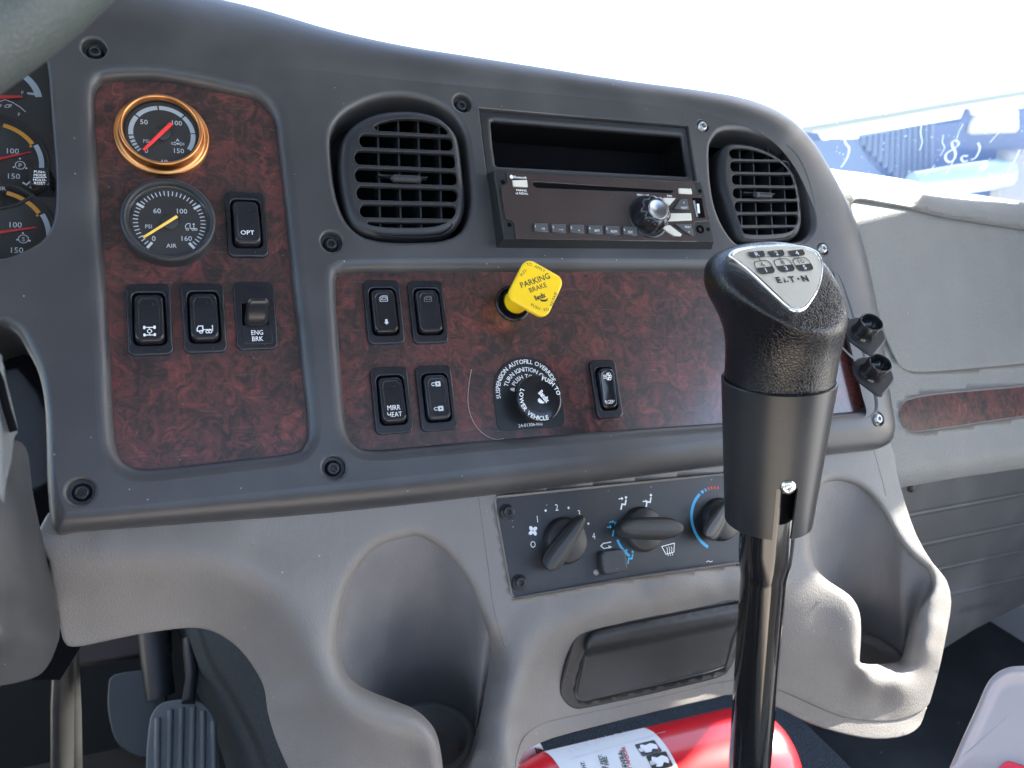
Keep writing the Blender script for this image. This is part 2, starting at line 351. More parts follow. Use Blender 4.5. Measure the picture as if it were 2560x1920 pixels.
def burl(name, rough=.22):
    m = M(name, (.05, .02, .02), rough + .06, coat=.8, coat_r=.11); c = coords(m)
    n0 = N(m, 'ShaderNodeTexNoise', Scale=42., Detail=3., Distortion=1.4); L(m, c, n0.inputs['Vector'])
    dv = N(m, 'ShaderNodeVectorMath', operation='MULTIPLY_ADD'); L(m, n0.outputs['Color'], dv.inputs[0]); dv.inputs[1].default_value = (.022, .022, .03); L(m, c, dv.inputs[2])
    n1 = N(m, 'ShaderNodeTexNoise', Scale=88., Detail=9., Roughness=.62, Distortion=1.6); L(m, dv.outputs[0], n1.inputs['Vector'])
    n2 = N(m, 'ShaderNodeTexNoise', Scale=24., Detail=4.); L(m, c, n2.inputs['Vector'])
    fx = N(m, 'ShaderNodeMath', operation='MULTIPLY_ADD'); L(m, n2.outputs[0], fx.inputs[0]); fx.inputs[1].default_value = .40; L(m, n1.outputs[0], fx.inputs[2])
    cr_ = N(m, 'ShaderNodeValToRGB'); e = cr_.color_ramp.elements; e[0].position = .50; e[0].color = (.017, .014, .015, 1); e[1].position = .93; e[1].color = (.18, .058, .045, 1)
    for p, col in ((.61, (.032, .019, .019, 1)), (.70, (.060, .028, .026, 1)), (.79, (.105, .031, .031, 1))): q = e.new(p); q.color = col
    L(m, fx.outputs[0], cr_.inputs[0])
    # pale dust and hairline scratches
    mp = N(m, 'ShaderNodeMapping'); mp.inputs['Rotation'].default_value = (0, .6, 0); mp.inputs['Scale'].default_value = (40, 40, 900); L(m, c, mp.inputs[0])
    sc_ = N(m, 'ShaderNodeTexNoise', Scale=1., Detail=2.); L(m, mp.outputs[0], sc_.inputs['Vector'])
    s1 = N(m, 'ShaderNodeMapRange'); s1.inputs[1].default_value = .66; s1.inputs[2].default_value = .78; s1.inputs[3].default_value = 0; s1.inputs[4].default_value = .12; L(m, sc_.outputs[0], s1.inputs[0])
    vo = N(m, 'ShaderNodeTexVoronoi', Scale=330.); L(m, c, vo.inputs['Vector'])
    sp = N(m, 'ShaderNodeMapRange'); sp.inputs[1].default_value = .11; sp.inputs[2].default_value = .06; sp.inputs[3].default_value = 0; sp.inputs[4].default_value = .8; L(m, vo.outputs['Distance'], sp.inputs[0])
    rnd = N(m, 'ShaderNodeSeparateColor'); L(m, vo.outputs['Color'], rnd.inputs[0]); th = N(m, 'ShaderNodeMath', operation='GREATER_THAN'); L(m, rnd.outputs[0], th.inputs[0]); th.inputs[1].default_value = .95
    mm = N(m, 'ShaderNodeMath', operation='MULTIPLY'); L(m, sp.outputs[0], mm.inputs[0]); L(m, th.outputs[0], mm.inputs[1])
    ad = N(m, 'ShaderNodeMath', operation='MAXIMUM'); L(m, mm.outputs[0], ad.inputs[0]); L(m, s1.outputs[0], ad.inputs[1])
    mx = N(m, 'ShaderNodeMix', data_type='RGBA'); L(m, ad.outputs[0], mx.inputs['Factor']); L(m, cr_.outputs[0], mx.inputs[6]); mx.inputs[7].default_value = (.35, .33, .32, 1)
    L(m, mx.outputs[2], B(m).inputs['Base Color'])
    return m
def pane(name, tint=(1, 1, 1), gloss=.08, rough=.03, film=0.):
    m = bpy.data.materials.new(name); m.use_nodes = True; t = m.node_tree; t.nodes.clear()
    o = t.nodes.new('ShaderNodeOutputMaterial'); a = t.nodes.new('ShaderNodeBsdfTransparent'); a.inputs[0].default_value = (*tint, 1)
    g = t.nodes.new('ShaderNodeBsdfGlossy'); g.inputs['Roughness'].default_value = rough; x = t.nodes.new('ShaderNodeMixShader')
    fr = t.nodes.new('ShaderNodeFresnel'); fr.inputs[0].default_value = 1.45
    ad = t.nodes.new('ShaderNodeMath'); ad.operation = 'MULTIPLY'; ad.inputs[1].default_value = gloss * 12; ad.use_clamp = True
    t.links.new(fr.outputs[0], ad.inputs[0]); t.links.new(ad.outputs[0], x.inputs[0]); t.links.new(a.outputs[0], x.inputs[1]); t.links.new(g.outputs[0], x.inputs[2]); t.links.new(x.outputs[0], o.inputs[0])
    if film:
        d = t.nodes.new('ShaderNodeBsdfTranslucent'); d2 = t.nodes.new('ShaderNodeBsdfDiffuse'); y = t.nodes.new('ShaderNodeMixShader'); z = t.nodes.new('ShaderNodeMixShader'); tc = t.nodes.new('ShaderNodeTexCoord'); nz = t.nodes.new('ShaderNodeTexNoise'); nz.inputs['Scale'].default_value = 6; nz.inputs['Detail'].default_value = 6
        mr = t.nodes.new('ShaderNodeMapRange'); mr.inputs[3].default_value = film * .5; mr.inputs[4].default_value = film * 1.5; t.links.new(tc.outputs['Object'], nz.inputs['Vector']); t.links.new(nz.outputs[0], mr.inputs[0]); t.links.new(mr.outputs[0], z.inputs[0])
        t.links.new(d.outputs[0], y.inputs[1]); t.links.new(d2.outputs[0], y.inputs[2]); t.links.new(x.outputs[0], z.inputs[1]); t.links.new(y.outputs[0], z.inputs[2]); t.links.new(z.outputs[0], o.inputs[0])
    return m
black = dusty(M('fascia_plastic', (.05, .05, .06), .42), (.046, .046, .050), .09, 700, .34, .35, 1500)
blk2 = dusty(M('black_plastic', (.02, .02, .025), .4), (.016, .017, .021), .03, 1500, .42, .15, 2000, dust=(.3, .3, .3))
hvacm = dusty(M('hvac_plastic', (.02, .02, .022), .5), (.018, .019, .022), .07, 700, .45, .4, 1800)
rub = dusty(M('rubber', (.03, .03, .032), .5), (.019, .020, .022), .07, 1200, .42, .25, 900, vary=.2)
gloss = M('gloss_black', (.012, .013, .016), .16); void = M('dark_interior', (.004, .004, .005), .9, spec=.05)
sw = dusty(M('switch_plastic', (.02, .022, .028), .3), (.011, .012, .017), .03, 1500, .22, .06, 2500, dust=(.25, .25, .26))
wood = burl('burl_wood')
grey = leather(dusty(M('grey_vinyl', (.2, .19, .2), .5), (.182, .170, .160), .09, 420, .46, 0, vary=.06, dust=(.36, .33, .31)), 620, .26, .00035, (1, 1, .55))
tan = leather(dusty(M('passenger_vinyl', (.25, .25, .24), .5), (.125, .128, .124), .08, 420, .50, 0, vary=.06, dust=(.4, .4, .38)), 300, .4, .0005)
hide = leather(dusty(M('knob_leather', (.012, .012, .014), .35), (.005, .005, .007), .02, 900, .24, 0, dust=(.2, .2, .22)), 560, .36, .0003)
copper = M('copper', (.62, .27, .10), .28, 1.); chrome = M('chrome', (.8, .8, .8), .16, 1.); capm = M('cap_metal', (.30, .31, .33), .3, 1.)
steel = M('steel', (.45, .46, .47), .35, 1.)
badge = M('badge_metal', (.80, .75, .65), .28, .5)
white = M('white_print', (.82, .84, .86), .5); grayp = M('grey_print', (.55, .60, .64), .5); offw = M('ivory_buttons', (.62, .60, .53), .4)
dim = M('faded_print', (.16, .17, .18), .5); blackp = M('black_print', (.02, .02, .02), .5)
redn = M('red_needle', (.85, .05, .05), .4); yeln = M('yellow_needle', (.95, .62, .12), .4); orng = M('orange_print', (.9, .38, .05), .5)
bluep = M('blue_print', (.05, .42, .75), .5); redp = M('red_print', (.6, .04, .05), .5)
dial = dusty(M('dial_face', (.03, .028, .026), .5), (.042, .038, .036), .08, 2500, .5, 0, dust=(.3, .3, .3))
yellow = M('yellow_plastic', (.95, .62, .01), .35); B(yellow).inputs['Subsurface Weight'].default_value = 0
glassm = pane('gauge_glass', gloss=.05); lens = pane('lens_plastic', gloss=.09, rough=.08)
radiof = dusty(M('radio_face', (.03, .022, .022), .25), (.044, .033, .032), .05, 1600, .2, 0, dust=(.35, .33, .33))
radiob = M('radio_body', (.016, .018, .020), .35)
red = M('red_paint', (.62, .012, .02), .3, coat=.4)
paper = M('paper_label', (.72, .73, .74), .5)
sleeve = dusty(M('sleeve_plastic', (.05, .05, .05), .36), (.013, .014, .016), .07, 1300, .28, .08, 2000, vary=.15, dust=(.25, .24, .23))
lever = M('lever_paint', (.008, .008, .009), .14, coat=.6, coat_r=.05)
def carpet_mat(name, c1, c2, sc_=700):
    m = M(name, c1, .95); c = coords(m); n = N(m, 'ShaderNodeTexNoise', Scale=float(sc_), Detail=4., Roughness=.7); L(m, c, n.inputs['Vector'])
    r = N(m, 'ShaderNodeValToRGB'); r.color_ramp.elements[0].position = .38; r.color_ramp.elements[0].color = (*c1, 1); r.color_ramp.elements[1].position = .66; r.color_ramp.elements[1].color = (*c2, 1)
    L(m, n.outputs[0], r.inputs[0]); L(m, r.outputs[0], B(m).inputs['Base Color'])
    bp = N(m, 'ShaderNodeBump'); bp.inputs['Strength'].default_value = .8; bp.inputs['Distance'].default_value = .002; L(m, n.outputs[0], bp.inputs['Height']); L(m, bp.outputs[0], B(m).inputs['Normal']); return m
carpet = carpet_mat('carpet', (.007, .011, .016), (.045, .066, .085)); mat_ = dusty(M('floor_mat', (.02, .022, .024), .7), (.012, .014, .016), .06, 300, .65, .5, 300)
ribm = dusty(M('kick_panel', (.03, .033, .036), .5), (.034, .037, .042), .12, 600, .5, .3, 900)
jugm = M('jug_plastic', (.62, .56, .57), .38); B(jugm).inputs['Transmission Weight'].default_value = .25; B(jugm).inputs['Subsurface Weight'].default_value = .25; B(jugm).inputs['Subsurface Radius'].default_value = (.03, .02, .02)
# ------------------------------------------------------------------ fascia
P = DP
fo = P.pt(*P.m(1100, 900)); 
fascia = thing('dashboard_fascia', 'charcoal plastic dashboard fascia holding gauges, switches, vents and radio', 'dashboard', P.pt(200, -60))
pairs = [(-260,-80,-260,-330),(0,5,40,-200),(180,62,250,-95),(386,116,430,-20),(640,160,648,34),(830,180,830,84),(1000,199,1000,120),(1160,214,1170,146),(1366,234,1372,176),(1562,254,1568,205),(1730,276,1745,228),(1840,308,1860,250),(1920,345,1952,288),(1978,405,2022,350),(2025,495,2080,445),(2068,620,2135,562),(2100,745,2172,700),(2130,880,2203,860),(2155,985,2222,995),(2166,1030,2230,1078),(2150,1050,2205,1118),(2100,1060,2120,1131),(1850,1090,1850,1159),(1600,1122,1600,1190),(1200,1170,1200,1240),(820,1212,820,1281),(400,1256,400,1313),(195,1276,195,1328),(158,1262,140,1330),(138,1170,122,1230),(133,990,110,995),(100,870,72,885),(20,790,0,815),(-260,760,-260,800)]
A_ = cat([p[:2] for p in pairs], 5); S_ = cat([p[2:] for p in pairs], 5)
mb = MB(); ringsP = []; flat = [P.m(q[0], q[1], 0) for q in A_]
LAT = [np.hypot(s[0] - q[0], s[1] - q[1]) * .26 for q, s in zip(A_, S_)]
for k in range(9):
    a = math.pi / 2 * k / 8; R = []
    for (q, s, lat) in zip(A_, S_, LAT):
        W = min(lat * .8, 30); e = P.m(s[0], s[1], -W); f0 = P.m(q[0], q[1], 0); f = np.array(f0) + (np.array(e) - f0) * math.sin(a)
        tt = math.sin(a); hb_ = 3.2 * max(0., min(1., (q[1] - s[1] - 30) / 40)) if s[1] < 320 else 0; R.append(P.pt(f[0], f[1], -W * (1 - math.cos(a)) + hb_ * 4 * tt * (1 - tt)))
    ringsP.append(R)
last = ringsP[-1]; ringsP.append([p + P.N * -60 for p in last]); mb.rings(ringsP)
def hp(pts, f, w, n=3): return [P.m(*f(*q), w) for q in cat(pts, n)]
HW = 7.
h_clu = ccw(hp([(104,112),(120,174),(127,247),(133,328),(140,424),(141,501),(135,555),(116,594),(89,617),(46,637),(0,650),(-120,655),(-200,600),(-220,300),(-150,60),(0,30),(70,50)], lambda x, y: (x, y), -3, 3))
K = 1.1573
h_w1 = ccw(hp([(205,215),(215,188),(240,178),(330,175),(430,190),(510,208),(560,222),(592,262),(600,320),(612,430),(625,560),(640,700),(655,830),(664,925),(655,962),(625,980),(500,995),(330,1013),(280,1005),(255,975),(245,900),(238,760),(228,600),(215,420),(207,280)], lambda x, y: (x * K, y * K), -HW, 4))
h_w2 = ccw(hp([(724,615),(733,597),(760,591),(900,589),(1200,587),(1500,587),(1700,590),(1775,600),(1800,640),(1830,740),(1855,830),(1866,868),(1855,886),(1790,894),(1560,914),(1400,925),(1100,948),(900,965),(800,972),(765,958),(747,920),(738,830),(730,720)], lambda x, y: (x * K, y * K), -HW, 4))
h_v1 = ccw(hp([(85,560),(100,430),(180,310),(300,230),(450,170),(620,145),(800,160),(950,210),(1080,290),(1165,400),(1205,520),(1225,700),(1245,900),(1245,1050),(1205,1200),(1130,1290),(1000,1335),(800,1350),(600,1348),(450,1330),(330,1290),(230,1200),(160,1060),(120,900),(95,720)], Z3, -3, 3))
h_v2 = ccw(hp([(182,520),(195,460),(240,400),(310,380),(420,390),(550,430),(650,490),(725,560),(775,660),(805,760),(833,900),(838,1000),(800,1065),(740,1095),(560,1110),(400,1118),(330,1085),(260,980),(212,850),(187,680)], Z5, -3, 3))
h_r = ccw([P.m(*q) for q in [Z4(60,100), Z4(1872,258), Z4(1945,735), Z4(2010,1200), Z4(240,1190), Z4(130,680)]])
rec = [(203,103,0),(1000,222,0),(717,522,0),(722,1010,0),(174,1062,0),(1518,272,1),(1778,537,1),(1900,907,2)]
scr = []
for x, y, t in rec:
    c = P.m(x * K, y * K, 0)
    if t == 2: c = (c[0] - 1, c[1] + 1)
    scr.append((c, t))
def edgering(loop, R, dp, segs=4):
    roll(mb, P, loop, 0, R, dp, -1, segs)
holes_f = []
for h, R, dp in ((h_clu, 2.5, 22), (h_w1, 7.5, 12), (h_w2, 7.5, 12), (h_v1, 4, 30), (h_v2, 4, 30), (h_r, .8, 30)):
    roll(mb, P, h, 0, R, dp, -1, 6, Rw=min(R, 6.5)); holes_f.append(offset(h, R))
for c, t in scr:
    r = 6.5 if t == 0 else 5.2; h = circ(*c, r, 28); Rr = 1.9 if t == 0 else 1.0
    roll(mb, P, h, 0, Rr, 6 if t == 0 else 2.2, -1, 5); holes_f.append(offset(h, Rr))
    lathe(mb, P, c, [(r, -6 if t == 0 else -2.2), (.1, -6 if t == 0 else -2.2)], 28)
fill(mb, P, ccw(flat), holes_f, 0)
mb.add(ringsP[-1], [tuple(range(len(ringsP[-1])))], False)
# back of the moulding closed, added to stop light leaking through the vents
obj('moulding', mb, black, fascia)
for c, t in scr:
    s_ = MB(); w0 = -5.8 if t == 0 else -2.0; r = 3.9 if t == 0 else 3.7
    lathe(s_, P, c, [(r + .9, w0), (r + .9, w0 + .5), (r, w0 + .8), (r - .1, w0 + 2.6), (r - .9, w0 + 3.3), (2.1, w0 + 3.3), (1.9, w0 + 1.6)], 28)
    for k in range(6):
        a = k * math.pi / 3; box(s_, P.sub(c[0], c[1], w0 + 2.2, a), 1.35, 2.2, -.35, .35, 0, 1.15)
    obj('screw', s_, (blk2 if t == 0 else steel), fascia)
def trim(name, h, lab):
    t = MB(); plate(t, P, offset(h, 3), [], -HW, .2, 2); o = obj(name, t, wood, fascia, label=lab)
trim('wood_trim', h_w1, 'tall burl wood insert around the gauges'); trim('wood_trim', h_w2, 'wide burl wood insert below the radio')
# glossy right end of the wood trim, seen past the gear lever
# ------------------------------------------------------------------ instrument cluster at the left edge
clu = thing('instrument_cluster', 'dark instrument cluster with partly visible round dials behind clear lens', 'gauge cluster', P.pt(*P.m(60, 350, -12), -14))
mb = MB(); plate(mb, P, offset(h_clu, 4), [], -16, .3, 3); obj('backing', mb, dial, clu)
def arcband(mb, pl, c, r0, r1, a0, a1, w, n=24):
    pts = [(c[0] + r1 * math.cos(a0 + (a1 - a0) * k / n), c[1] + r1 * math.sin(a0 + (a1 - a0) * k / n)) for k in range(n + 1)]
    pts += [(c[0] + r0 * math.cos(a1 - (a1 - a0) * k / n), c[1] + r0 * math.sin(a1 - (a1 - a0) * k / n)) for k in range(n + 1)]
    shape(mb, pl, pts, w)
R_ = math.radians
def needle(mb, pl, c, a, l1, l0, w, wd, tip=.5):
    d = np.array((math.cos(a), math.sin(a))); e = np.array((-d[1], d[0])); c = np.array(c)
    pts = [c - d * l0 - e * wd * .5, c + d * l1 - e * wd * .5 * tip, c + d * l1 + e * wd * .5 * tip, c - d * l0 + e * wd * .5]
    plate(mb, pl, [tuple(p) for p in pts], [], w, .2, .8)
WD = -15.8
def pc(f, x, y, w=WD): return P.m(*f(x, y), w)
def cdial(name, c, r, extra):
    t = MB(); lathe(t, P, c, [(r + 2.2, WD - .5), (r + 2.2, WD + 1.5), (r + 1.4, WD + 2.1), (r + .6, WD + 1.5), (r + .4, WD + .1), (.1, WD + .1)], 56)
    return obj('dial', t, dial, clu)
mmz = .0995   # mm per zoomed pixel of the first close-up
# air pressure dials
c1 = pc(Z1, -60, 1050); c2 = pc(Z1, -45, 1520)
for c, ny, band in ((c1, 0, 1), (c2, 1, 2)):
    r = 27 if band == 1 else 29
    d_ = cdial('dial', c, r, None); t = MB()
    arcband(t, P, c, r - 3.4, r - .8, R_(-38), R_(28), WD + .3); o = obj('scale', t, grayp, d_)
    t = MB(); arcband(t, P, c, r - 4.4, r - 2, R_(31), R_(75), WD + .3)
    qq = (c[0] + (r - 4.6) * math.cos(R_(29)), c[1] + (r - 4.6) * math.sin(R_(29))); shape(t, P, circ(*qq, .9, 4), WD + .3)
    obj('scale', t, orng, d_)
t = MB(); txt(t, P, '100', *pc(Z1, 85, 980), 4.6, WD + .4); txt(t, P, '150', *pc(Z1, 92, 1143), 4.6, WD + .4); txt(t, P, 'AIR', *pc(Z1, 5, 1222), 3.3, WD + .4)
cP = pc(Z1, 132, 1073); stroke(t, P, circ(*cP, 2.4, 24), .35, WD + .4, True); txt(t, P, 'P', *cP, 3.4, WD + .4)
txt(t, P, '100', *pc(Z1, 103, 1458), 4.6, WD + .4); txt(t, P, '150', *pc(Z1, 112, 1622), 4.6, WD + .4); cS = pc(Z1, 153, 1550); stroke(t, P, circ(*cS, 2.4, 24), .35, WD + .4, True); txt(t, P, 'S', *cS, 3.4, WD + .4)
stroke(t, P, [pc(Z1, 150, 1185), pc(Z1, 172, 1200), pc(Z1, 200, 1175)], .8, WD + .4)
for x, y in ((90, 1085), (172, 1092), (130, 1030), (112, 1555), (193, 1562), (150, 1512)): shape(t, P, circ(*pc(Z1, x, y), .5, 8), WD + .4)
txt(t, P, 'SULFUR', *pc(Z1, 55, 503), 2.4, WD + .4); txt(t, P, 'FUEL ONLY', *pc(Z1, 98, 520), 2.4, WD + .4, align='R'); txt(t, P, 'F', *pc(Z1, 147, 602), 3, WD + .4); txt(t, P, 'F', *pc(Z1, 125, 744), 3, WD + .4)
txt(t, P, 'DEF', *pc(Z1, 14, 688), 2.6, WD + .4, align='R')
stroke(t, P, [pc(Z1, 32, 690), pc(Z1, 45, 680), pc(Z1, 60, 680), pc(Z1, 60, 698), pc(Z1, 35, 698)], .35, WD + .4, True); stroke(t, P, [pc(Z1, 60, 685), pc(Z1, 75, 680), pc(Z1, 70, 695)], .35, WD + .4)
stroke(t, P, [pc(Z1, -30, 655), pc(Z1, 0, 660), pc(Z1, 35, 648), pc(Z1, 80, 665), pc(Z1, 130, 695), pc(Z1, 167, 727)], .4, WD + .4)
obj('lettering', t, white, clu)
t = MB(); c0 = pc(Z1, -10, 640); 
arcband(t, P, c0, 18.5, 22, R_(8), R_(48), WD + .3); arcband(t, P, c0, 18.5, 22, R_(50), R_(64), WD + .3); shape(t, P, [pc(Z1, 175, 600), pc(Z1, 230, 605), pc(Z1, 228, 620), pc(Z1, 178, 612)], WD + .35)
obj('fuel_scale', t, grayp, clu)
for c, e in ((c1, pc(Z1, 205, 995)), (c2, pc(Z1, 240, 1480))):
    t = MB(); d = np.array(e) - c; needle(t, P, c, math.atan2(d[1], d[0]), np.linalg.norm(d), 8, WD + 2, 2.2, .3); obj('needle', t, redn, clu)
t = MB(); e = pc(Z1, 20, 562); needle(t, P, c0, .12, np.hypot(*(np.array(e) - c0)) + 4, 2, WD + 2, 2.4, .5); obj('needle', t, redn, clu)
# reset button
t = MB(); bc = pc(Z1, 262, 1150, -4); domed(t, P, rr(bc[0], bc[1], 9.6, 10.6, 1.2), [(1.15, -16), (1.05, -4), (.98, -2.6), (.9, -2.2)]); o = obj('reset_button', t, gloss, clu)
t = MB()
for k, s in enumerate(('PUSH-', 'MODE', 'HOLD-', 'RESET')):
    y = (1113, 1135, 1165, 1187)[k]; txt(t, P, s, *P.m(*Z1(258, y), -2.1), 2.1, -2.1, bold=.0)
stroke(t, P, [P.m(*Z1(217, 1150), -2.1), P.m(*Z1(300, 1150), -2.1)], .25, -2.1); obj('lettering', t, white, o)
t = MB(); fill(t, P, offset(h_clu, 1), [], -6.); obj('lens', t, lens, clu)
# ------------------------------------------------------------------ round gauges on the wood
def gauge_shell(name, label, c, R, Ri, h, mat, glassw, seg=72):
    g = thing(name, label, 'gauge', P.pt(c[0], c[1], -HW), 'round air pressure gauges on the left wood trim'); t = MB()
    if mat is copper: pr = [(R - .6, -HW), (R, -HW + 1), (R - .1, -HW + 2.6), (R - 1.2, -HW + 3.6), (R - 2.6, -HW + 3.4), (R - 3., -HW + 4.6), (R - 3.7, h - .8), (R - 4.6, h - .1), (Ri + .5, h - .6), (Ri, h - 1.4), (Ri - .3, h - 4.2)]
    else: pr = [(R, -HW), (R, h - 2.6), (R - .9, h - 1.), (R - 2., h - .4), (R - 3.2, h - 1.2), (R - 3.8, h - 2.4), (Ri, h - 3.4)]
    lathe(t, P, c, pr, seg, cap=False); obj('bezel', t, mat, g)
    t = MB(); lathe(t, P, c, [(Ri + .2, h - 3.4), (Ri - .6, h - 5), (Ri - .6, h - 5.9)], seg, cap=False); obj('inner_ring', t, blk2 if mat is copper else steel, g)
    t = MB(); lathe(t, P, c, [(Ri + .3, h - 5.5), (.1, h - 5.5)], seg); obj('dial', t, dial, g)
    return g
H1 = 3.
g1c = P.m(*Z1(1047, 848), 0); dz = H1 - 5.4
g = gauge_shell('pressure_gauge', 'copper rimmed round air gauge with thick red needle', g1c, 26.4, 20.6, H1, copper, 0)
def q1(x, y): return P.m(*Z1(x, y), dz)
hub = q1(1052, 868); t = MB()
for a0, a1 in ((222, 219), (216, 212), (209, 204.5), (202, 197), (194, 188), (185, 143), (140, 97), (94, 47), (44, 6), (4, -33)): arcband(t, P, hub, 15.6, 18.2, R_(a1), R_(a0), dz)
obj('scale', t, grayp, g); t = MB()
txt(t, P, '50', *q1(933, 790), 4.3, dz + .1); txt(t, P, '100', *q1(1147, 797), 4.3, dz + .1); txt(t, P, '150', *q1(1160, 977), 4.3, dz + .1); txt(t, P, '0', *q1(948, 975), 4.3, dz + .1); txt(t, P, 'PSI', *q1(948, 914), 3.0, dz + .1); txt(t, P, 'AIR', *q1(1065, 1045), 2.8, dz + .1); txt(t, P, 'A', *q1(1151, 908), 2.8, dz + .1, bold=.01)
ic = q1(1152, 932)
for sgn in (-1, 1):
    stroke(t, P, [(ic[0] + sgn * a, ic[1] + b) for a, b in ((3.4, .5), (1.7, .5), (1.7, 1.1), (.6, 0), (1.7, -1.1), (1.7, -.5), (3.4, -.5))], .25, dz + .1, True)
shape(t, P, circ(*ic, .6, 12), dz + .1); obj('lettering', t, white, g)
t = MB(); lathe(t, P, hub, [(4.6, dz), (4.6, dz + 1), (4.2, dz + 1.4), (.1, dz + 1.4)], 32); obj('hub', t, dial, g)
t = MB(); tip = np.array(P.m(*Z1(930, 972), dz + 2)); d = tip - hub; a = math.atan2(d[1], d[0]); needle(t, P, hub, a, np.hypot(*d), 8.2, dz + 2.2, 2.2, .75); obj('needle', t, redn, g)
t = MB(); lathe(t, P, g1c, [(20.7, -.6), (.1, -.6)], 60); obj('glass', t, glassm, g)
H2 = 4.
g2c = P.m(*Z1(1095, 1428), 1); dz = H2 - 5.4
g = gauge_shell('pressure_gauge', 'black rimmed round air gauge with thin yellow needle', g2c, 25.6, 21.6, H2, blk2, 0)
def q2(x, y): return P.m(*Z1(x, y), dz)
hub = q2(1100, 1440); t = MB(); 
for k in range(41):
    a = R_(232 - k * 284 / 40); big = k in (0, 12, 28, 40); r0, r1 = (16.2, 20) if big else (16.6, 19.4)
    if k == 20: r0 = 16
    stroke(t, P, [(hub[0] + r * math.cos(a), hub[1] + r * math.sin(a)) for r in (r0 + .2, r1 - .2)], 1.5 if big else .55, dz)
txt(t, P, '60', *q2(1018, 1366), 4.3, dz + .1); txt(t, P, '100', *q2(1180, 1368), 4.3, dz + .1); txt(t, P, '160', *q2(1210, 1545), 4.3, dz + .1); txt(t, P, '0', *q2(996, 1545), 4.3, dz + .1); txt(t, P, 'PSI', *q2(963, 1467), 3.2, dz + .1); txt(t, P, 'AIR', *q2(1111, 1592), 3.6, dz + .1)
ic = q2(1238, 1470)
stroke(t, P, [(ic[0] + a, ic[1] + b) for a, b in ((-3, -1), (-3, .6), (-1.9, 2), (-.5, 2), (-.5, -1), (3, -1))], .4, dz + .1)
for a in (-2, 1, 2.6): stroke(t, P, circ(ic[0] + a, ic[1] - 1.6, .65, 10), .35, dz + .1, True)
stroke(t, P, [(ic[0] + 1.5, ic[1] - .6), (ic[0] + 1.5, ic[1] + 1.8)], .35, dz + .1); shape(t, P, [(ic[0] + .7, ic[1] + 1.4), (ic[0] + 2.3, ic[1] + 1.4), (ic[0] + 1.5, ic[1] + 2.4)], dz + .1)
obj('lettering', t, white, g)
t = MB(); lathe(t, P, hub, [(4.8, dz), (4.8, dz + 1), (4.4, dz + 1.4), (.1, dz + 1.4)], 32); obj('hub', t, dial, g)
t = MB(); tip = np.array(P.m(*Z1(928, 1538), dz + 2)); d = tip - hub; a = math.atan2(d[1], d[0]); needle(t, P, hub, a, np.hypot(*d), 5.2, dz + 2.2, 1.5, .8); obj('needle', t, yeln, g)
t = MB(); lathe(t, P, g2c, [(21.6, .1), (.1, .1)], 60); obj('glass', t, glassm, g)
# ------------------------------------------------------------------ rocker switches
def rocker(c, label, icon, tilt=-.10, mat=sw, notch=False, sx=23.2, sz=42, lab_mat=white, name='rocker_switch', wornmat=None):
    g = thing(name, label, 'switch', P.pt(c[0], c[1], -HW), 'rocker switches set in the wood trim'); w = -HW + 3.4
    t = MB(); plate(t, P, rr(*c, sx, sz, 3.6), [rr(c[0], c[1], sx - 6.2, sz - 11, 3.2)], w, .9, 3.4, hb=.7)
    if notch:
        for s in (-1, 1): box(t, P, c[0] + s * 10.4 - .5, c[0] + s * 10.4 + .5, c[1] - sz / 2 + 6, c[1] + sz / 2 - 6.5, w, w + .7, .3)
    obj('frame', t, sw, g)
    t = MB(); fill(t, P, ccw(rr(c[0], c[1], sx - 5.6, sz - 10.4, 3.2)), [], w - 3.1); obj('well', t, void, g)
    q = P.sub(c[0], c[1], w, 0, tilt); t = MB(); bx, bz = sx - 8, sz - 13
    pol = rr(0, 0, bx, bz, 3.8, 6); domed(t, q, pol, [(1.0, -4), (1.0, .4), (.985, 1.3), (.95, 2.), (.9, 2.35)], cap=False)
    ov = []; P0 = [(p[0] * .9, p[1] * .9) for p in ccw(pol)]
    n = len(P0); E_ = []
    for p in P0:
        a = math.atan2(p[1] / bz, p[0] / bx); E_.append((bx * .40 * np.sign(math.cos(a)) * abs(math.cos(a)) ** .8, bz * .43 * np.sign(math.sin(a)) * abs(math.sin(a)) ** .8))
    def hh(p, d): return 2.35 + d - .0 * p[1]
    t.rings([[q.pt(*p, 2.35) for p in P0], [q.pt(p[0] * 1.06, p[1] * 1.06, 2.55) for p in E_], [q.pt(*p, 2.25) for p in E_]])
    t.rings([[q.pt(*p, 2.25) for p in E_], [q.pt(p[0] * .5, p[1] * .5, 2.0) for p in E_], [q.pt(p[0] * .01, p[1] * .01, 1.95) for p in E_]])
    r = obj('rocker', t, mat, g)
    if icon:
        t = MB(); icon(t, q); obj('symbol', t, lab_mat, r)
    return g
IW = 2.3
def ic_opt(t, q): txt(t, q, 'OPT', 0, -7.4, 4.1, IW)
def ic_mirr(t, q): txt(t, q, 'MIRR', 0, -5.6, 4.6, IW, sx=.8); txt(t, q, 'HEAT', 0, -10.0, 4.6, IW, sx=.8)
def ic_diff(t, q):
    y = -8.5
    for s in (-1, 1):
        stroke(t, q, [(-2.4, y + s * 2.3), (2.4, y + s * 2.3)], .5, IW)
        for x in (-2.6, 2.6): shape(t, q, rr(x, y + s * 2.3, 1.1, 2, .3, 2), IW)
    stroke(t, q, circ(0, y, 1.1, 14), .4, IW, True); stroke(t, q, [(0, y + 1.1), (0, y + 2.3)], .4, IW); stroke(t, q, [(0, y - 1.1), (0, y - 2.3)], .4, IW)
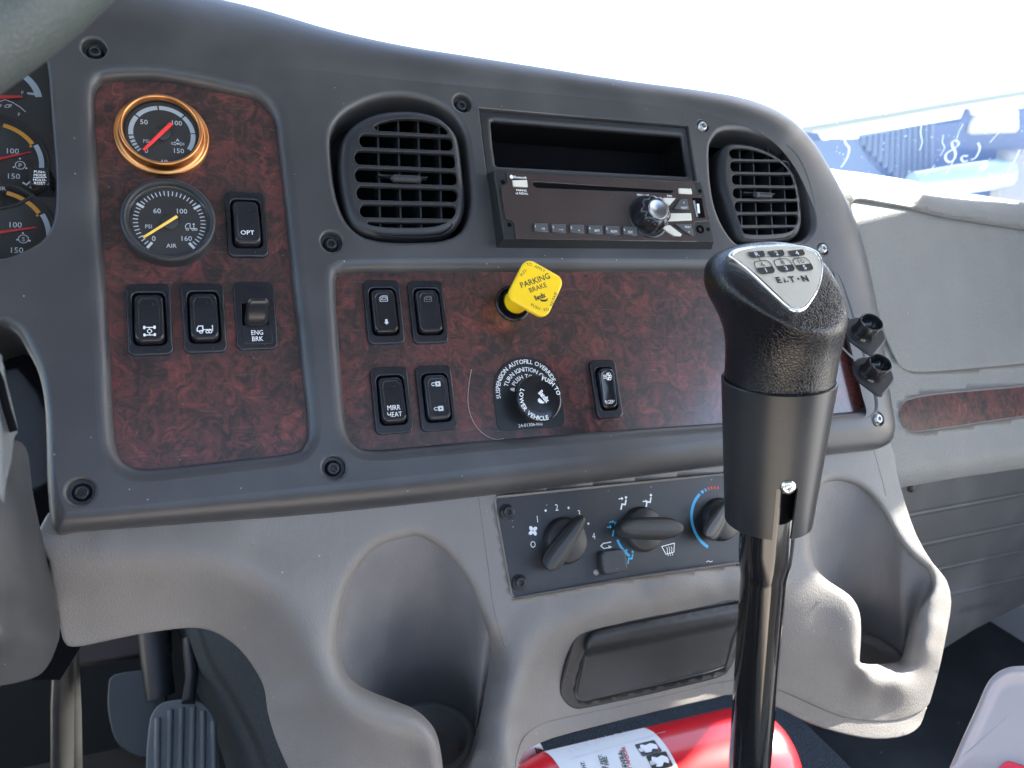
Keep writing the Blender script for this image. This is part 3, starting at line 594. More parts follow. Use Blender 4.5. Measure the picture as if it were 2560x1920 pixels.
def ic_truck(t, q):
    y = -8.6; stroke(t, q, [(-4, y - 1), (-4, y + .6), (-3.2, y + 2.1), (-1, y + 2.1), (-1, y - 1)], .5, IW, True); stroke(t, q, [(-1, y - .2), (3.6, y - .2)], .5, IW)
    for x in (-2, 1.4, 2.9): stroke(t, q, circ(x, y - 1.5, .85, 12), .4, IW, True)
    stroke(t, q, [(4.2, y - 1), (4.2, y + 2.4)], .35, IW); shape(t, q, [(3.7, y + 1.7), (4.7, y + 1.7), (4.2, y + 2.7)], IW)
def ic_win(t, q):
    stroke(t, q, [(-2.4, 6), (-2.2, 8.6), (-.6, 9.6), (2.4, 9.6), (2.4, 6)], .35, IW, True); stroke(t, q, [(-1.5, 7.2), (1.6, 7.2), (1.6, 8.8), (-.4, 8.8)], .3, IW, True)
def ic_win1(t, q):
    ic_win(t, q); shape(t, q, [(-.6, -6), (.9, -6), (.9, -8), (1.8, -8), (.1, -9.6), (-1.6, -8), (-.6, -8)], IW)
def ic_lock(t, q):
    for y, s in ((8.2, 1), (-7.6, 0)):
        shape(t, q, rr(1.1, y, 3.4, 3.2, .3, 2), IW, [circ(1.1, y, .6, 10)]); stroke(t, q, [(-.6, y + .7), (-2.4, y + .9), (-3.2, y), (-2.5, y - 1), (-1.2, y - .8)], .45, IW)
def ic_regen(t, q):
    txt(t, q, 'RGEN', 0, -9.4, 3.4, IW, sx=.9)
    for k, (x, y, r) in enumerate(((1.6, 9.4, 1.1), (2.3, 8, 1), (1.7, 6.6, 1.1), (.4, 9.6, .8), (.3, 6.4, .8))): stroke(t, q, circ(x, y, r, 10), .4, IW, True)
    for y in (7, 8, 9): stroke(t, q, [(-3, y), (-.4, y)], .4, IW)
def at2(f, x, y): return P.m(*f(x, y), -HW + 3)
SWP = [(Z2, 863, 828, 'OPT marked black rocker switch beside the black rimmed gauge', ic_opt, -.12, sw, 0, white),
 (Z2, 360, 1322, 'black rocker switch with white axle symbol, left end of its row', ic_diff, -.12, sw, 1, white),
 (Z2, 643, 1313, 'black rocker switch with white truck symbol, between two others', ic_truck, -.12, sw, 1, white),
 (Z6, 320, 508, 'shiny worn black rocker switch with silver arrow at its foot', ic_win1, -.07, gloss, 0, grayp),
 (Z6, 672, 508, 'black rocker switch with faint window symbol right of the worn one', ic_win, -.07, sw, 0, dim),
 (Z6, 382, 1212, 'MIRR HEAT marked black rocker switch under the worn window switch', ic_mirr, -.12, sw, 0, white),
 (Z6, 738, 1193, 'black rocker switch with two grey padlock symbols', ic_lock, -.02, sw, 0, grayp)]
for f, x, y, lab, ic, ti, mt, nt_, lm in SWP: rocker(at2(f, x, y), lab, ic, ti, mt, nt_, lab_mat=lm)
rocker(at2(Z7, 242, 812), 'RGEN marked glossy rocker switch left of the gear lever', ic_regen, .09, gloss, 0, sx=19.8, sz=41, lab_mat=white)
# engine brake lever switch
c = at2(Z2, 910, 1302); w = -HW + 3.4
g = thing('toggle_switch', 'black engine brake switch with finger lever and ENG BRK lettering', 'switch', P.pt(c[0], c[1], -HW), 'rocker switches set in the wood trim')
t = MB(); plate(t, P, rr(*c, 23.2, 42, 3.6), [rr(c[0] - .3, c[1] + .6, 14.5, 13.6, .8)], w, .9, 3.4, hb=.3); obj('frame', t, sw, g)
t = MB(); fill(t, P, rr(c[0], c[1], 16, 15, .8), [], w - 3.2); obj('well', t, void, g)
t = MB(); plate(t, P, rr(c[0] + .3, c[1] + 13.3, 15.6, 9.6, .6, 2), [rr(c[0] + .3, c[1] + 13.3, 15, 9, .5, 2)], w + .35, .05, .4); plate(t, P, rr(c[0] + .3, c[1] - 12.6, 16.4, 10.4, .6, 2), [], w + .5, .3, .6)
txt(t, P, 'AUTO', c[0] + .3, c[1] + 13.3, 3.6, w + .12); o = obj('plate', t, sw, g)
t = MB(); txt(t, P, 'ENG', c[0] + .2, c[1] - 10.8, 4.1, w + .55, sx=.85); txt(t, P, 'BRK', c[0] + .2, c[1] - 14.6, 4.1, w + .55, sx=.85); obj('lettering', t, white, o)
t = MB(); R = []
for (h, z0, wx, th) in ((-3, -3.6, 13.4, 9), (2, -2.4, 13.2, 8), (5, 0, 12.6, 6), (8, 2.4, 12, 4.8), (11, 4., 12, 4.2), (13, 4.8, 11, 3.4), (13.8, 5, 8, 1.6)):
    R.append([P.pt(p[0], p[1], w + h) for p in rr(c[0] + h * .1, c[1] + z0, wx, th, min(th, wx) * .42, 5)])
t.rings(R); t.add(R[-1], [tuple(range(len(R[-1])))], True); obj('lever', t, sw, g)
# ------------------------------------------------------------------ air vents
def vent(label, face, slots, f, vanes, tab, depth_face, origin):
    g = thing('air_vent', label, 'air vent', origin, 'oval dashboard air vents'); WF = depth_face
    outl = ccw([P.m(*f(*q), WF) for q in cat(face, 4)]); sl = [ccw([P.m(*f(*q), WF) for q in s]) for s in slots]
    t = MB(); n = 5; R = 6.
    inner = offset(outl, -R); fill(t, P, inner, [offset(h, .5) for h in sl], WF)
    roll(t, P, outl, WF, R, 30, 1, 7, Rw=6.5)
    for h in sl: roll(t, P, h, WF, .5, 3.2, -1, 3)
    obj('faceplate', t, blk2, g)
    t = MB(); fill(t, P, offset(outl, -1), [], -32); t.rings([[P.pt(*p, -32) for p in offset(outl, -1)], [P.pt(*p, WF - 4) for p in offset(outl, -2)]]); obj('duct', t, void, g)
    for x in vanes:
        a, b = P.m(*f(x[0], x[1]), WF - 6), P.m(*f(x[2], x[3]), WF - 6); t = MB()
        e = .55; R = [[P.pt(q[0] + s * e, q[1], WF - 5 - d) for s, d in ((-1, 0), (1, 0), (1.4, 18), (-1.4, 18))] for q in (a, b)]
        t.rings(R, smooth=False); obj('vane', t, blk2, g)
    x0, y0, x1, y1 = tab; a, b = P.m(*f(x0, y0), WF + 3), P.m(*f(x1, y1), WF + 3); L_ = b[0] - a[0]; t = MB(); n = 42; RR = []
    rad = (a[1] - b[1]) / 2
    for k in range(n + 1):
        u = k / n; rib = (1 + .09 * math.sin(k * 2.1)) if u > .25 else 1; e = min(1, math.sin(math.pi * min(max(u, .02), .98)) * 3.2); r = rad * rib * max(e, .1)
        RR.append([P.pt(a[0] + L_ * u, (a[1] + b[1]) / 2 + r * math.cos(j * math.pi / 8), WF + r * 1.1 * math.sin(j * math.pi / 8)) for j in range(16)])
    t.rings(RR, cap0=True, cap1=True); h = obj('thumb_tab', t, blk2, g)
    t = MB(); cx_, cz_ = (a[0] + b[0]) / 2, (a[1] + b[1]) / 2
    for s in (1, -1): box(t, P, cx_ - L_ * .85, cx_ + L_ * .75, cz_ + s * rad * 1.15 - .35, cz_ + s * rad * 1.15 + .35, WF - 6, WF - 1.5, .1)
    obj('tab_guide', t, blk2, h); return g
def slot(x0, x1, ya, yb, yc, yd):   # left top, left bottom, right top, right bottom
    hl = (yb - ya) / 2; hr = (yd - yc) / 2; out = []; n = 7
    for k in range(n): a = math.pi / 2 + math.pi * k / (n - 1); out.append((x0 + hl * .75 + hl * .75 * math.cos(a), (ya + yb) / 2 - hl * math.sin(a)))
    for k in range(n): a = -math.pi / 2 + math.pi * k / (n - 1); out.append((x1 - hr * .75 + hr * .75 * math.cos(a), (yc + yd) / 2 - hr * math.sin(a)))
    return out
f1 = [(165,600),(190,480),(260,370),(380,290),(520,245),(700,230),(850,245),(990,290),(1090,370),(1152,460),(1180,600),(1200,780),(1217,950),(1208,1080),(1168,1180),(1085,1250),(950,1290),(720,1300),(500,1292),(350,1255),(260,1180),(210,1050),(178,900),(160,750)]
s1 = [[(455,400),(450,380),(500,352),(600,328),(720,318),(840,325),(950,348),(1040,385),(1068,430),(1050,452),(760,434),(480,420)],
 slot(325,1108,446,556,475,585), slot(286,1132,582,700,612,732), slot(288,1142,729,848,760,872), slot(302,1145,876,994,903,1010), slot(329,1135,1028,1137,1040,1150),
 [(388,1195),(400,1172),(760,1180),(1085,1180),(1098,1200),(1070,1245),(1000,1285),(850,1298),(650,1297),(500,1280),(430,1250),(395,1215)]]
v1 = [(475,330,500,1290), (645,320,672,1298), (810,320,840,1298), (985,330,1008,1290)]
vent('large oval air vent left of the radio', f1, s1, Z3, v1, (585,768,852,842), 1.0, P.pt(*P.m(*Z3(680, 780)), -10))
f2 = [(255,640),(262,540),(290,470),(340,446),(450,455),(560,490),(650,540),(722,610),(765,700),(788,800),(799,950),(775,1035),(705,1078),(580,1092),(450,1092),(385,1065),(340,960),(300,840),(268,740)]
s2 = [[(318,520),(325,495),(360,487),(450,492),(540,515),(600,540),(626,556),(600,562),(480,560),(335,556),(320,540)],
 slot(322,704,571,640,575,645), slot(334,742,655,724,660,730), slot(340,762,742,812,745,815), slot(352,772,828,898,830,898), slot(359,766,915,983,914,982),
 [(385,1015),(395,1000),(560,1000),(728,997),(741,1008),(730,1040),(690,1065),(600,1077),(470,1078),(410,1062),(392,1035)]]
v2 = [(378,480,395,1080), (462,480,492,1080), (562,490,592,1080), (655,520,682,1075)]
vent('small oval air vent right of the radio', f2, s2, Z5, v2, (480,762,612,806), -1.0, P.pt(*P.m(*Z5(520, 780)), -10))
# ------------------------------------------------------------------ storage pocket above the radio
pk = thing('storage_pocket', 'empty black storage slot directly above the radio', 'storage slot', P.pt(*P.m(*Z4(1000, 420)), -10))
inn = ccw([P.m(*Z4(*q), -3) for q in ((165,222),(190,215),(1000,283),(1800,345),(1818,356),(1840,520),(1866,680),(1855,692),(1000,645),(225,604),(205,590),(180,400))])
t = MB(); ou = offset(h_r, -1.2); fill(t, P, ccw(ou), [offset(inn, 3.5)], -2.5); roll(t, P, inn, -2.5, 3.5, 30, -1, 5, Rw=2.5); obj('frame', t, blk2, pk)
t = MB(); fill(t, P, offset(inn, 1), [], -32); obj('back_panel', t, void, pk)
t = MB(); t.rings([[P.pt(*p, -31.5) for p in offset(inn, -.15)], [P.pt(*p, -6) for p in offset(inn, -.15)]]); obj('lining', t, void, pk)
# ------------------------------------------------------------------ radio
RW = 14.
def r4(x, y, w=RW): return P.m(*Z4(x, y), w)
rad = thing('car_radio', 'black single slot radio with round knob, protruding from the fascia', 'radio', P.pt(*r4(1150, 1000, 0), 0))
fo_ = ccw([r4(190,645), r4(1975,742), r4(2003,830), r4(2040,1020), r4(2092,1262), r4(280,1240)])
c0 = np.mean(arr(fo_), axis=0)
t = MB(); back = ccw([P.m(*Z4(*q), 0) for q in ((133,672),(1950,735),(1985,830),(2015,1020),(2070,1325),(212,1312))])
t.rings([[P.pt(*p, -20) for p in back], [P.pt(*p, 0) for p in back], [P.pt(*p, RW - .8) for p in fo_], [P.pt(*(c0 + (np.array(p) - c0) * .996), RW) for p in fo_]], smooth=False)
fill(t, P, [tuple(c0 + (np.array(p) - c0) * .996) for p in fo_], [], RW); obj('housing', t, radiob, rad)
face = ccw([r4(*q) for q in ((292,662),(1905,750),(1912,830),(1940,862),(1985,866),(2050,1082),(1925,1092),(1912,1120),(1935,1262),(375,1240),(362,1110),(335,1078),(288,1068),(245,790),(300,760))])
t = MB(); plate(t, P, face, [ccw([r4(*q) for q in ((522,745),(1735,820),(1730,838),(1700,845),(560,800),(530,785),(520,765))])], RW + 1.0, .25, 1.1); obj('faceplate', t, radiof, rad)
t = MB(); fill(t, P, ccw([r4(*q) for q in ((515,742),(1740,815),(1740,845),(515,800))]), [], RW + .05); obj('disc_slot', t, void, rad)
t = MB()
for x, y in ((266,744),(322,1114),(1968,822),(2040,1152)): th_ = MB(); shape(th_, P, circ(*r4(x, y, RW), 1.6, 20), RW + .08); obj('mounting_hole', th_, void, rad)
lathe(t, P, r4(1972, 1153), [(3.2, RW), (3.2, RW + .5), (2.6, RW + .8), (1.8, RW + .6), (1.6, RW - .2)], 24); obj('audio_jack', t, void, rad)
t = MB(); shape(t, P, ccw([r4(*q, RW + 1) for q in ((1900,878),(1985,880),(2015,1055),(1935,1052))]), RW + 1.1); o = obj('usb_port', t, void, rad)
t = MB(); box(t, P.sub(*r4(1952, 975, RW + 1), RW + 1.1, -.1), -.9, .9, -3.6, 3.6, 0, .8, .1); obj('usb_tongue', t, white, o)
t = MB(); shape(t, P, ccw([r4(*q, RW + 1) for q in ((1908,905),(1925,905),(1952,1045),(1938,1045))]), RW + 1.16); obj('usb_contacts', t, steel, o)
def key(pts, mat, h=1.2, txts=(), lm=blackp, name='button'):
    t = MB(); pol = ccw([r4(*q, RW + 1) for q in pts]); plate(t, P, pol, [], RW + 1 + h, .35, h + .4); o = obj(name, t, mat, rad)
    if txts:
        t = MB()
        for s, x, y, z, rt in txts:
            txt(t, P, s, *r4(x, y, RW + 1 + h), z, RW + 1.06 + h, rot=rt)
        obj('lettering', t, lm, o)
    return o
kb = M('radio_key', (.06, .065, .07), .4)
key(((345,735),(470,730),(478,790),(355,785)), offw)
for k, (x, s) in enumerate(((530, '1'), (683, '2'), (840, '3'), (998, '4'), (1147, '5'), (1298, '6'))):
    y = 1106 + k * 5.5; key(((x, y), (x + 118, y + 4), (x + 122, y + 76), (x + 3, y + 70)), kb, 1.6, ((s, x + 18, y + 20, 2.4, 0),) + (({3: ('RPT', x + 85, y + 42, 2.4, 0), 4: ('RDM', x + 80, y + 42, 2.4, 0), 5: ('ESC', x + 72, y + 42, 2.4, 0)}[k],) if k > 2 else ((('>II', '—o', 'x')[k], x + 85, y + 40, 2.2, 0),)), white)
key(((1780,802),(1888,806),(1896,850),(1786,846)), offw)
key(((1650,885),(1755,888),(1700,950),(1640,910)), offw); key(((1690,1020),(1885,1018),(1892,1078),(1700,1085),(1668,1092)), offw, 1.4, (('SCAN', 1780, 1045, 2.3, 0), ('AREA', 1860, 1046, 1.7, 0)), grayp)
key(((1625,1140),(1700,1120),(1805,1200),(1800,1215),(1740,1212)), offw, 1.4, (('DISP', 1735, 1172, 2.0, -.8),), grayp)
key(((1790,900),(1850,895),(1870,985),(1735,982),(1770,930)), kb, 1.4, (('NEXT', 1835, 965, 2.3, 0), ('^', 1832, 925, 3.2, 0)), white)
key(((1745,1112),(1890,1112),(1910,1210),(1880,1210)), kb, 1.4, (('PREV', 1865, 1132, 2.3, 0), ('v', 1875, 1172, 2.6, 0)), white)
t = MB()
for s, x, y, z in (('Bluetooth', 415, 702, 2.4), ('PAIRING', 427, 815, 2.0), ('x2 REDIAL', 430, 842, 2.0), ('MENU • OK', 1480, 856, 2.0), ('PWR', 1708, 864, 2.0)): txt(t, P, s, *r4(x, y, RW + 1), z, RW + 1.08, rot=-.01, bold=.012)
shape(t, P, circ(*r4(341, 699, RW + 1), 1.2, 16, 1.5), RW + 1.08); obj('lettering', t, white, rad)
kc = r4(1530, 1040, RW + 2); t = MB(); pr = []
lathe(t, P, kc, [(16.2, RW + .9), (16.2, RW + 1.7), (15.4, RW + 2.1), (12.8, RW + 1.9)], 60, cap=False); o = obj('knob_ring', t, gloss, rad)
t = MB(); kt = (kc[0] + .0, kc[1]); RR = []; seg = 72
for r, h, fl in ((13.2, 1, .0), (13, 4, .045), (12.6, 9, .05), (11.8, 12, .05), (10.2, 13.6, .04), (7.6, 14., 0)):
    RR.append([P.pt(kt[0] + r * (1 - fl * (1 + math.cos(9 * a)) ** 2 * .6) * math.cos(a), kt[1] + r * (1 - fl * (1 + math.cos(9 * a)) ** 2 * .6) * math.sin(a), RW + h) for a in [2 * math.pi * k / seg for k in range(seg)]])
t.rings(RR); ko = obj('volume_knob', t, gloss, rad)
t = MB(); lathe(t, P, kt, [(7.6, RW + 13.9), (7.3, RW + 14.6), (6.6, RW + 14.3), (3, RW + 13.3), (.1, RW + 13.)], 48); obj('knob_cap', t, capm, ko)
# ------------------------------------------------------------------ parking brake knob
base = P.m(*Z6(1345, 445), -HW); W1 = 26.
pb = thing('parking_brake_knob', 'yellow square parking brake pull knob above the round black knob', 'knob', P.pt(*base, -HW))
cor = [P.m(*Z6(*q), W1) for q in ((1452,72),(1768,248),(1612,568),(1296,392))]; kc = np.mean(arr(cor), axis=0)
e1 = (np.array(cor[1]) - cor[0] + np.array(cor[2]) - cor[3]) / 2; e2 = (np.array(cor[0]) - cor[3] + np.array(cor[1]) - cor[2]) / 2
def rc(n=6, r=.2):
    out = []
    for p in rr(0, 0, 1, 1, r, n): out.append(tuple(kc + e1 * p[0] + e2 * p[1]))
    return ccw(out)
pol = rc(); t = MB(); domed(t, P, pol, [(.3, W1 - 4.4), (.9, W1 - 4.2), (.97, W1 - 3.8), (1, W1 - 3.2), (1, W1 - .9), (.985, W1 - .3), (.95, W1), (.9, W1 + .1)]); 
b3 = P.pt(*base, -HW); h3 = P.pt(kc[0], kc[1], W1 - 6); ax = h3 - b3
R = []
for u, r in ((0, 8.0), (.45, 8.2), (.55, 9), (.8, 9.2), (1, 11)): 
    o = b3 + ax * u; R.append([o + P.A * r * math.cos(a) + P.B * r * math.sin(a) for a in np.linspace(0, 2 * math.pi, 33)[:-1]])
t.rings(R); obj('handle', t, yellow, pb)
t = MB(); lathe(t, P, base, [(12.5, -HW), (12.5, -HW + 1), (11.6, -HW + 1.8), (9.8, -HW + 1.4), (9.6, -HW)], 40, cap=False); obj('collar', t, gloss, pb)
t = MB(); lathe(t, P, (base[0] + 1, base[1] + .6), [(9.9, -HW + .2), (9.9, -HW + 4), (9.2, -HW + 4.6)], 40, cap=False); obj('sleeve', t, void, pb)
t = MB(); wz = W1 + .16
def k6(x, y): return P.m(*Z6(x, y), wz)
def ang(a, b): a, b = k6(*a), k6(*b); return math.atan2(b[1] - a[1], b[0] - a[0])
ra = ang((1410, 300), (1635, 222)); txt(t, P, 'PARKING', *k6(1523, 258), 5.4, wz, rot=ra, bold=.012); txt(t, P, 'BRAKE', *k6(1546, 314), 4.5, wz, rot=ra, bold=.006); txt(t, P, 'Bendix', *k6(1562, 385), 4.6, wz, rot=ra, sx=.62, bold=.035)
bx = k6(1592, 406); cc = []
for a in np.linspace(0, -math.pi * .95, 12): cc.append((bx[0] + 3 * math.cos(a + ra) , bx[1] + 1.9 * math.sin(a + ra)))
for a in np.linspace(-math.pi * .95, 0, 12): cc.append((bx[0] + 2.6 * math.cos(a + ra), bx[1] + .7 * math.sin(a + ra) + .2))
shape(t, P, cc, wz)
for s, p, q, z in (('PULL', (1412, 222), (1448, 165), 2.8), ('TO', (1460, 132), (1497, 130), 2.8), ('APPLY', (1518, 142), (1606, 185), 2.8), ('RELEASE', (1648, 468), (1694, 345), 2.8), ('TO', (1592, 496), (1630, 488), 2.8), ('PUSH', (1490, 448), (1566, 488), 2.8)):
    m_ = k6((p[0] + q[0]) / 2, (p[1] + q[1]) / 2); txt(t, P, s, *m_, z, wz, rot=ang(p, q))
obj('lettering', t, blackp, pb)
# ------------------------------------------------------------------ suspension plate and push knob
WP = -HW + .8
def p6(x, y, w=WP): return P.m(*Z6(x, y), w)
cp = np.array(p6(1465, 1150)); 
pl_ = thing('instruction_plate', 'black plate with white arched lettering behind the round push knob', 'sign', P.pt(*cp, -HW))
r_ = (p6(1735, 1150)[0] - p6(1190, 1150)[0]) / 2
cp = np.array(((p6(1735, 1150)[0] + p6(1190, 1150)[0]) / 2, p6(1450, 868)[1] - r_))
bot = p6(1460, 1445)[1]; out = [tuple(cp + r_ * np.array((math.cos(a), math.sin(a)))) for a in np.linspace(0, math.pi, 32)]
out += [(cp[0] - r_, bot + 6)] + [(cp[0] - r_ + 5 - 5 * math.cos(a), bot + 5 - 5 * math.sin(a)) for a in (.4, .8, 1.2, 1.57)] + [(cp[0] + r_ - 5 + 5 * math.sin(a), bot + 5 - 5 * math.cos(a)) for a in (0, .4, .8, 1.2)] + [(cp[0] + r_, bot + 6)]
t = MB(); plate(t, P, out, [], WP, .2, .8); obj('plate', t, M('plate_black', (.014, .017, .02), .28), pl_)
t = MB(); arctxt(t, P, 'SUSPENSION AUTOFILL OVERRIDE', cp, r_ - 3.1, R_(188), 4.1, WP + .1, bold=.015, sp=1.0); arctxt(t, P, 'TURN IGNITION ON', cp, r_ - 8.4, R_(162), 4.1, WP + .1, bold=.012, sp=1.); arctxt(t, P, '& PUSH TO', cp, r_ - 13.2, R_(172), 4.1, WP + .1, bold=.012)
txt(t, P, '24-01306-002', *p6(1487, 1408), 3.1, WP + .1, rot=.02); obj('lettering', t, white, pl_)
kb_ = thing('push_knob', 'round glossy black push knob lettered PUSH TO LOWER VEHICLE', 'knob', P.pt(cp[0] + 2, cp[1], -HW)); WK = 9.
ck = P.m(*Z6(1566, 1196), WK); t = MB(); rk = 15.6
lathe(t, P, ck, [(6, -HW + .5), (6.3, WK - 12), (9, WK - 9), (14.4, WK - 6), (rk, WK - 4), (rk, WK - 1.5), (rk - .6, WK - .3), (rk - 1.8, WK), (rk - 6, WK + .2), (.1, WK + .5)], 64); obj('knob', t, gloss, kb_)
t = MB(); w = WK + .35; arctxt(t, P, 'PUSH TO', ck, rk - 2.4, R_(78), 3.9, w, bold=.02, sp=1.05); arctxt(t, P, 'LOWER VEHICLE', ck, rk - 2.4, R_(151), 3.9, w, inward=True, bold=.02, sp=1.05)
w += .2; txt(t, P, 'Bendix', *P.m(*Z6(1597, 1183), w), 5, w, rot=-.95, sx=.6, bold=.035)
bx = P.m(*Z6(1578, 1215), w); cc = [(bx[0] + 2.8 * math.cos(a - .95), bx[1] + 2.0 * math.sin(a - .95)) for a in np.linspace(0, -math.pi, 12)]; shape(t, P, cc, w)
obj('lettering', t, white, kb_)
# loose hair on the wood
t = MB(); pts = [P.pt(*P.m(*Z6(*q), -HW + .6), -HW + .6) for q in cat([(1017,968),(1000,1060),(988,1200),(1000,1300),(1040,1400),(1110,1480),(1200,1525),(1275,1520)], 5, False)]
tube(t, pts, .16, 5); tag(obj('loose_hair', t, M('hair', (.55, .45, .42), .5), None, pts[0]), 'single pale hair stuck on the wood beside the plate', 'hair')
# ------------------------------------------------------------------ lower console (moulded grey shell)
CT = []
def ctl(pts, f=None, n=0):
    for p in pts:
        x, y = f(p[0], p[1]) if f else (p[0], p[1]); CT.append((x, y, p[2]))
def dens(pts, step=45):
    out = resamp([np.array(p, float) for p in pts], step, False); return [tuple(p) for p in out]
ctl(dens([(100,1340,-21),(500,1310,-20),(1000,1270,-20),(1230,1240,-20),(1850,1165,-20),(2150,1120,-20),(2230,1110,-24)], 110))
ctl(dens([(115,1398,-20),(300,1392,-19),(460,1388,-18),(560,1400,-17),(612,1420,-17),(687,1462,-17),(739,1522,-17),(769,1589,-17),(785,1650,-17),(827,1724,-16),(874,1770,-15),(932,1792,-14),(1009,1810,-14),(1065,1824,-15),(1092,1850,-17)]))
ctl(dens([(160,1610,-50),(240,1606,-49),(344,1586,-48),(471,1568,-48),(557,1588,-50),(636,1667,-54),(668,1744,-58),(690,1840,-62),(722,1915,-62),(760,2030,-64)]))
ctl([(200,1500,-35),(350,1490,-34),(500,1480,-32),(620,1530,-34),(690,1620,-37),(740,1700,-39),(800,1800,-36),(800,1900,-46),(900,1860,-29),(900,1950,-40),(1040,1900,-29),(1060,1990,-38),(700,1760,-48)])
# rim of the left cup holder: inner edge a little lower than the crest
ctl([(1040,1346,-20),(990,1350,-20),(916,1398,-20),(866,1485,-20),(850,1580,-21),(848,1625,-22),(865,1680,-22),(900,1718,-21),(950,1745,-20),(1000,1760,-19),(1050,1785,-18),(1085,1815,-18),(1110,1870,-19),(1112,1930,-22)])
ctl([(800,1500,-18),(820,1420,-19),(760,1400,-19),(700,1400,-19),(890,1340,-20),(640,1370,-20)])
ctl([(1120,1400,-20),(1180,1480,-20),(1225,1570,-21),(1235,1640,-36),(1230,1680,-38),(1215,1750,-40),(1200,1830,-42),(1185,1920,-44)])
ctl(dens([(1268,1640,-20),(1264,1690,-19),(1256,1760,-19),(1250,1850,-20),(1246,1960,-22)], 60))
ctl(dens([(1282,1760,-17),(1290,1700,-17),(1300,1661,-17),(1322,1621,-17),(1355,1588,-17),(1397,1566,-17),(1460,1552,-17),(1602,1520,-17),(1840,1476,-18),(1960,1472,-19),(2030,1471,-19)], 60))
ctl([(1240,1450,-20),(1240,1560,-20),(1280,1540,-20),(1400,1520,-18),(1600,1480,-18),(1800,1440,-18),(1500,1400,-20),(1750,1300,-20)])
ctl(dens([(1310,1800,-30),(1340,1740,-34),(1375,1690,-37),(1420,1640,-38),(1480,1600,-37),(1600,1570,-36),(1840,1520,-36)], 60))
ctl(dens([(1287,1920,-25),(1300,1870,-31),(1330,1823,-38),(1421,1791,-46),(1565,1760,-50),(1710,1726,-52),(1833,1699,-52),(1934,1720,-50),(2033,1760,-48),(2107,1790,-46),(2176,1801,-44),(2236,1801,-42),(2285,1787,-42),(2317,1767,-42)], 60))
ctl([(1268,1880,-19),(1266,1960,-21)])
ctl([(1980,1250,-20),(1960,1380,-20),(2060,1170,-20),(2180,1200,-20),(2200,1280,-20)])
ctl(dens([(2243,1190,-24),(2262,1260,-23),(2290,1340,-22),(2330,1410,-22),(2365,1455,-22),(2376,1505,-24),(2366,1570,-28),(2350,1660,-34),(2325,1740,-40)], 60))
ctl([(1950,1600,-36),(2060,1550,-28),(2060,1650,-38),(2140,1690,-42),(2200,1740,-42),(2280,1680,-34),(2310,1560,-25),(2310,1490,-20)])
ctl([(2032,1365,-20),(2070,1430,-20),(2110,1460,-20),(2146,1500,-20),(2157,1560,-22),(2152,1640,-28), (2155,1690,-30),(2190,1710,-31),(2250,1708,-30),(2280,1680,-27),(2310,1620,-23),(2330,1560,-21)])
ctl([(2205,1652,-42),(2240,1640,-42),(2252,1650,-42),(2270,1590,-38),(2290,1530,-32),(2318,1490,-26),(2320,1455,-22),(2285,1400,-21),(2230,1320,-20),(2180,1250,-20),(2097,1206,-20)])
# drop near-duplicates
cc = []
for p in CT:
    if all((p[0] - q[0]) ** 2 + (p[1] - q[1]) ** 2 > 14 ** 2 for q in cc): cc.append(p)
WC = RBF(cc, 26, 10)
con = thing('lower_console', 'grey grained lower dashboard console with two cup holders', 'console', P.pt(200, -90, -30))
zs = lambda f, pts: [f(*p) for p in pts]
outer = [(125,1290)] + [(600,1260),(1200,1215),(1850,1140),(2150,1095),(2222,1100)] + [(2240,1180),(2262,1260),(2290,1340),(2330,1410),(2365,1452),(2377,1505),(2368,1570),(2350,1660),(2328,1740),(2317,1765)] + [(2285,1785),(2236,1799),(2176,1799),(2107,1788),(2033,1758),(1934,1716)] + \
 [(1833,1697),(1710,1724),(1565,1758),(1421,1788),(1367,1802),(1328,1821),(1305,1845),(1291,1881),(1283,1925),(1280,2000),(1270,2060),(900,2080),(770,2030),(739,1950),(722,1915),(690,1840),(672,1778),(668,1744),(660,1709),(636,1665),(601,1620),(557,1586),(515,1570),(471,1566),(412,1572),(344,1582),(240,1603),(184,1613),(166,1600),(155,1540),(144,1486),(131,1400)]
def sm(pts, n=2): return cat(pts, n)
h1 = [(880,165),(790,185),(740,195),(640,235),(560,310),(490,410),(440,520),(405,680),(388,850),(400,950),(440,1045),(500,1105),(580,1150),(680,1190),(770,1225),(860,1262),(930,1310),(985,1370),(1015,1420),(1040,1500),(1062,1640),(1075,1800),(1180,1800),(1215,1640),(1280,1480),(1300,1300),(1325,1130),(1355,980),(1362,910),(1350,830),(1320,735),(1275,620),(1225,490),(1150,370),(1060,265),(970,200)]
h2 = [(480,213),(420,223),(375,262),(350,350),(343,460),(343,560),(365,640),(420,700),(480,740),(540,782),(578,835),(596,900),(598,1000),(592,1100),(600,1125),(680,1128),(760,1118),(792,1100),(820,1000),(850,900),(880,840),(930,780),(943,725),(920,660),(860,610),(790,535),(740,450),(690,360),(640,295),(570,238)]
H1_ = sm(zs(ZC, h1)); H2_ = sm(zs(ZE, h2))
hv = cat([(1236,1255),(1243,1241),(1260,1238),(1500,1214),(1840,1180),(1900,1176),(1905,1400),(1845,1410),(1560,1451),(1300,1497),(1284,1494),(1276,1480),(1255,1365)], 2)
mb = MB(); LP = skin(mb, P, sm(outer), [offset(ccw(H1_), 3), offset(ccw(H2_), 3), hv], WC, 11, 2.2, 7, Rh=[0., 0., 1.6], fil=[(1, 30, 8.), (2, 22, 6.)])
obj('shell', mb, grey, con)
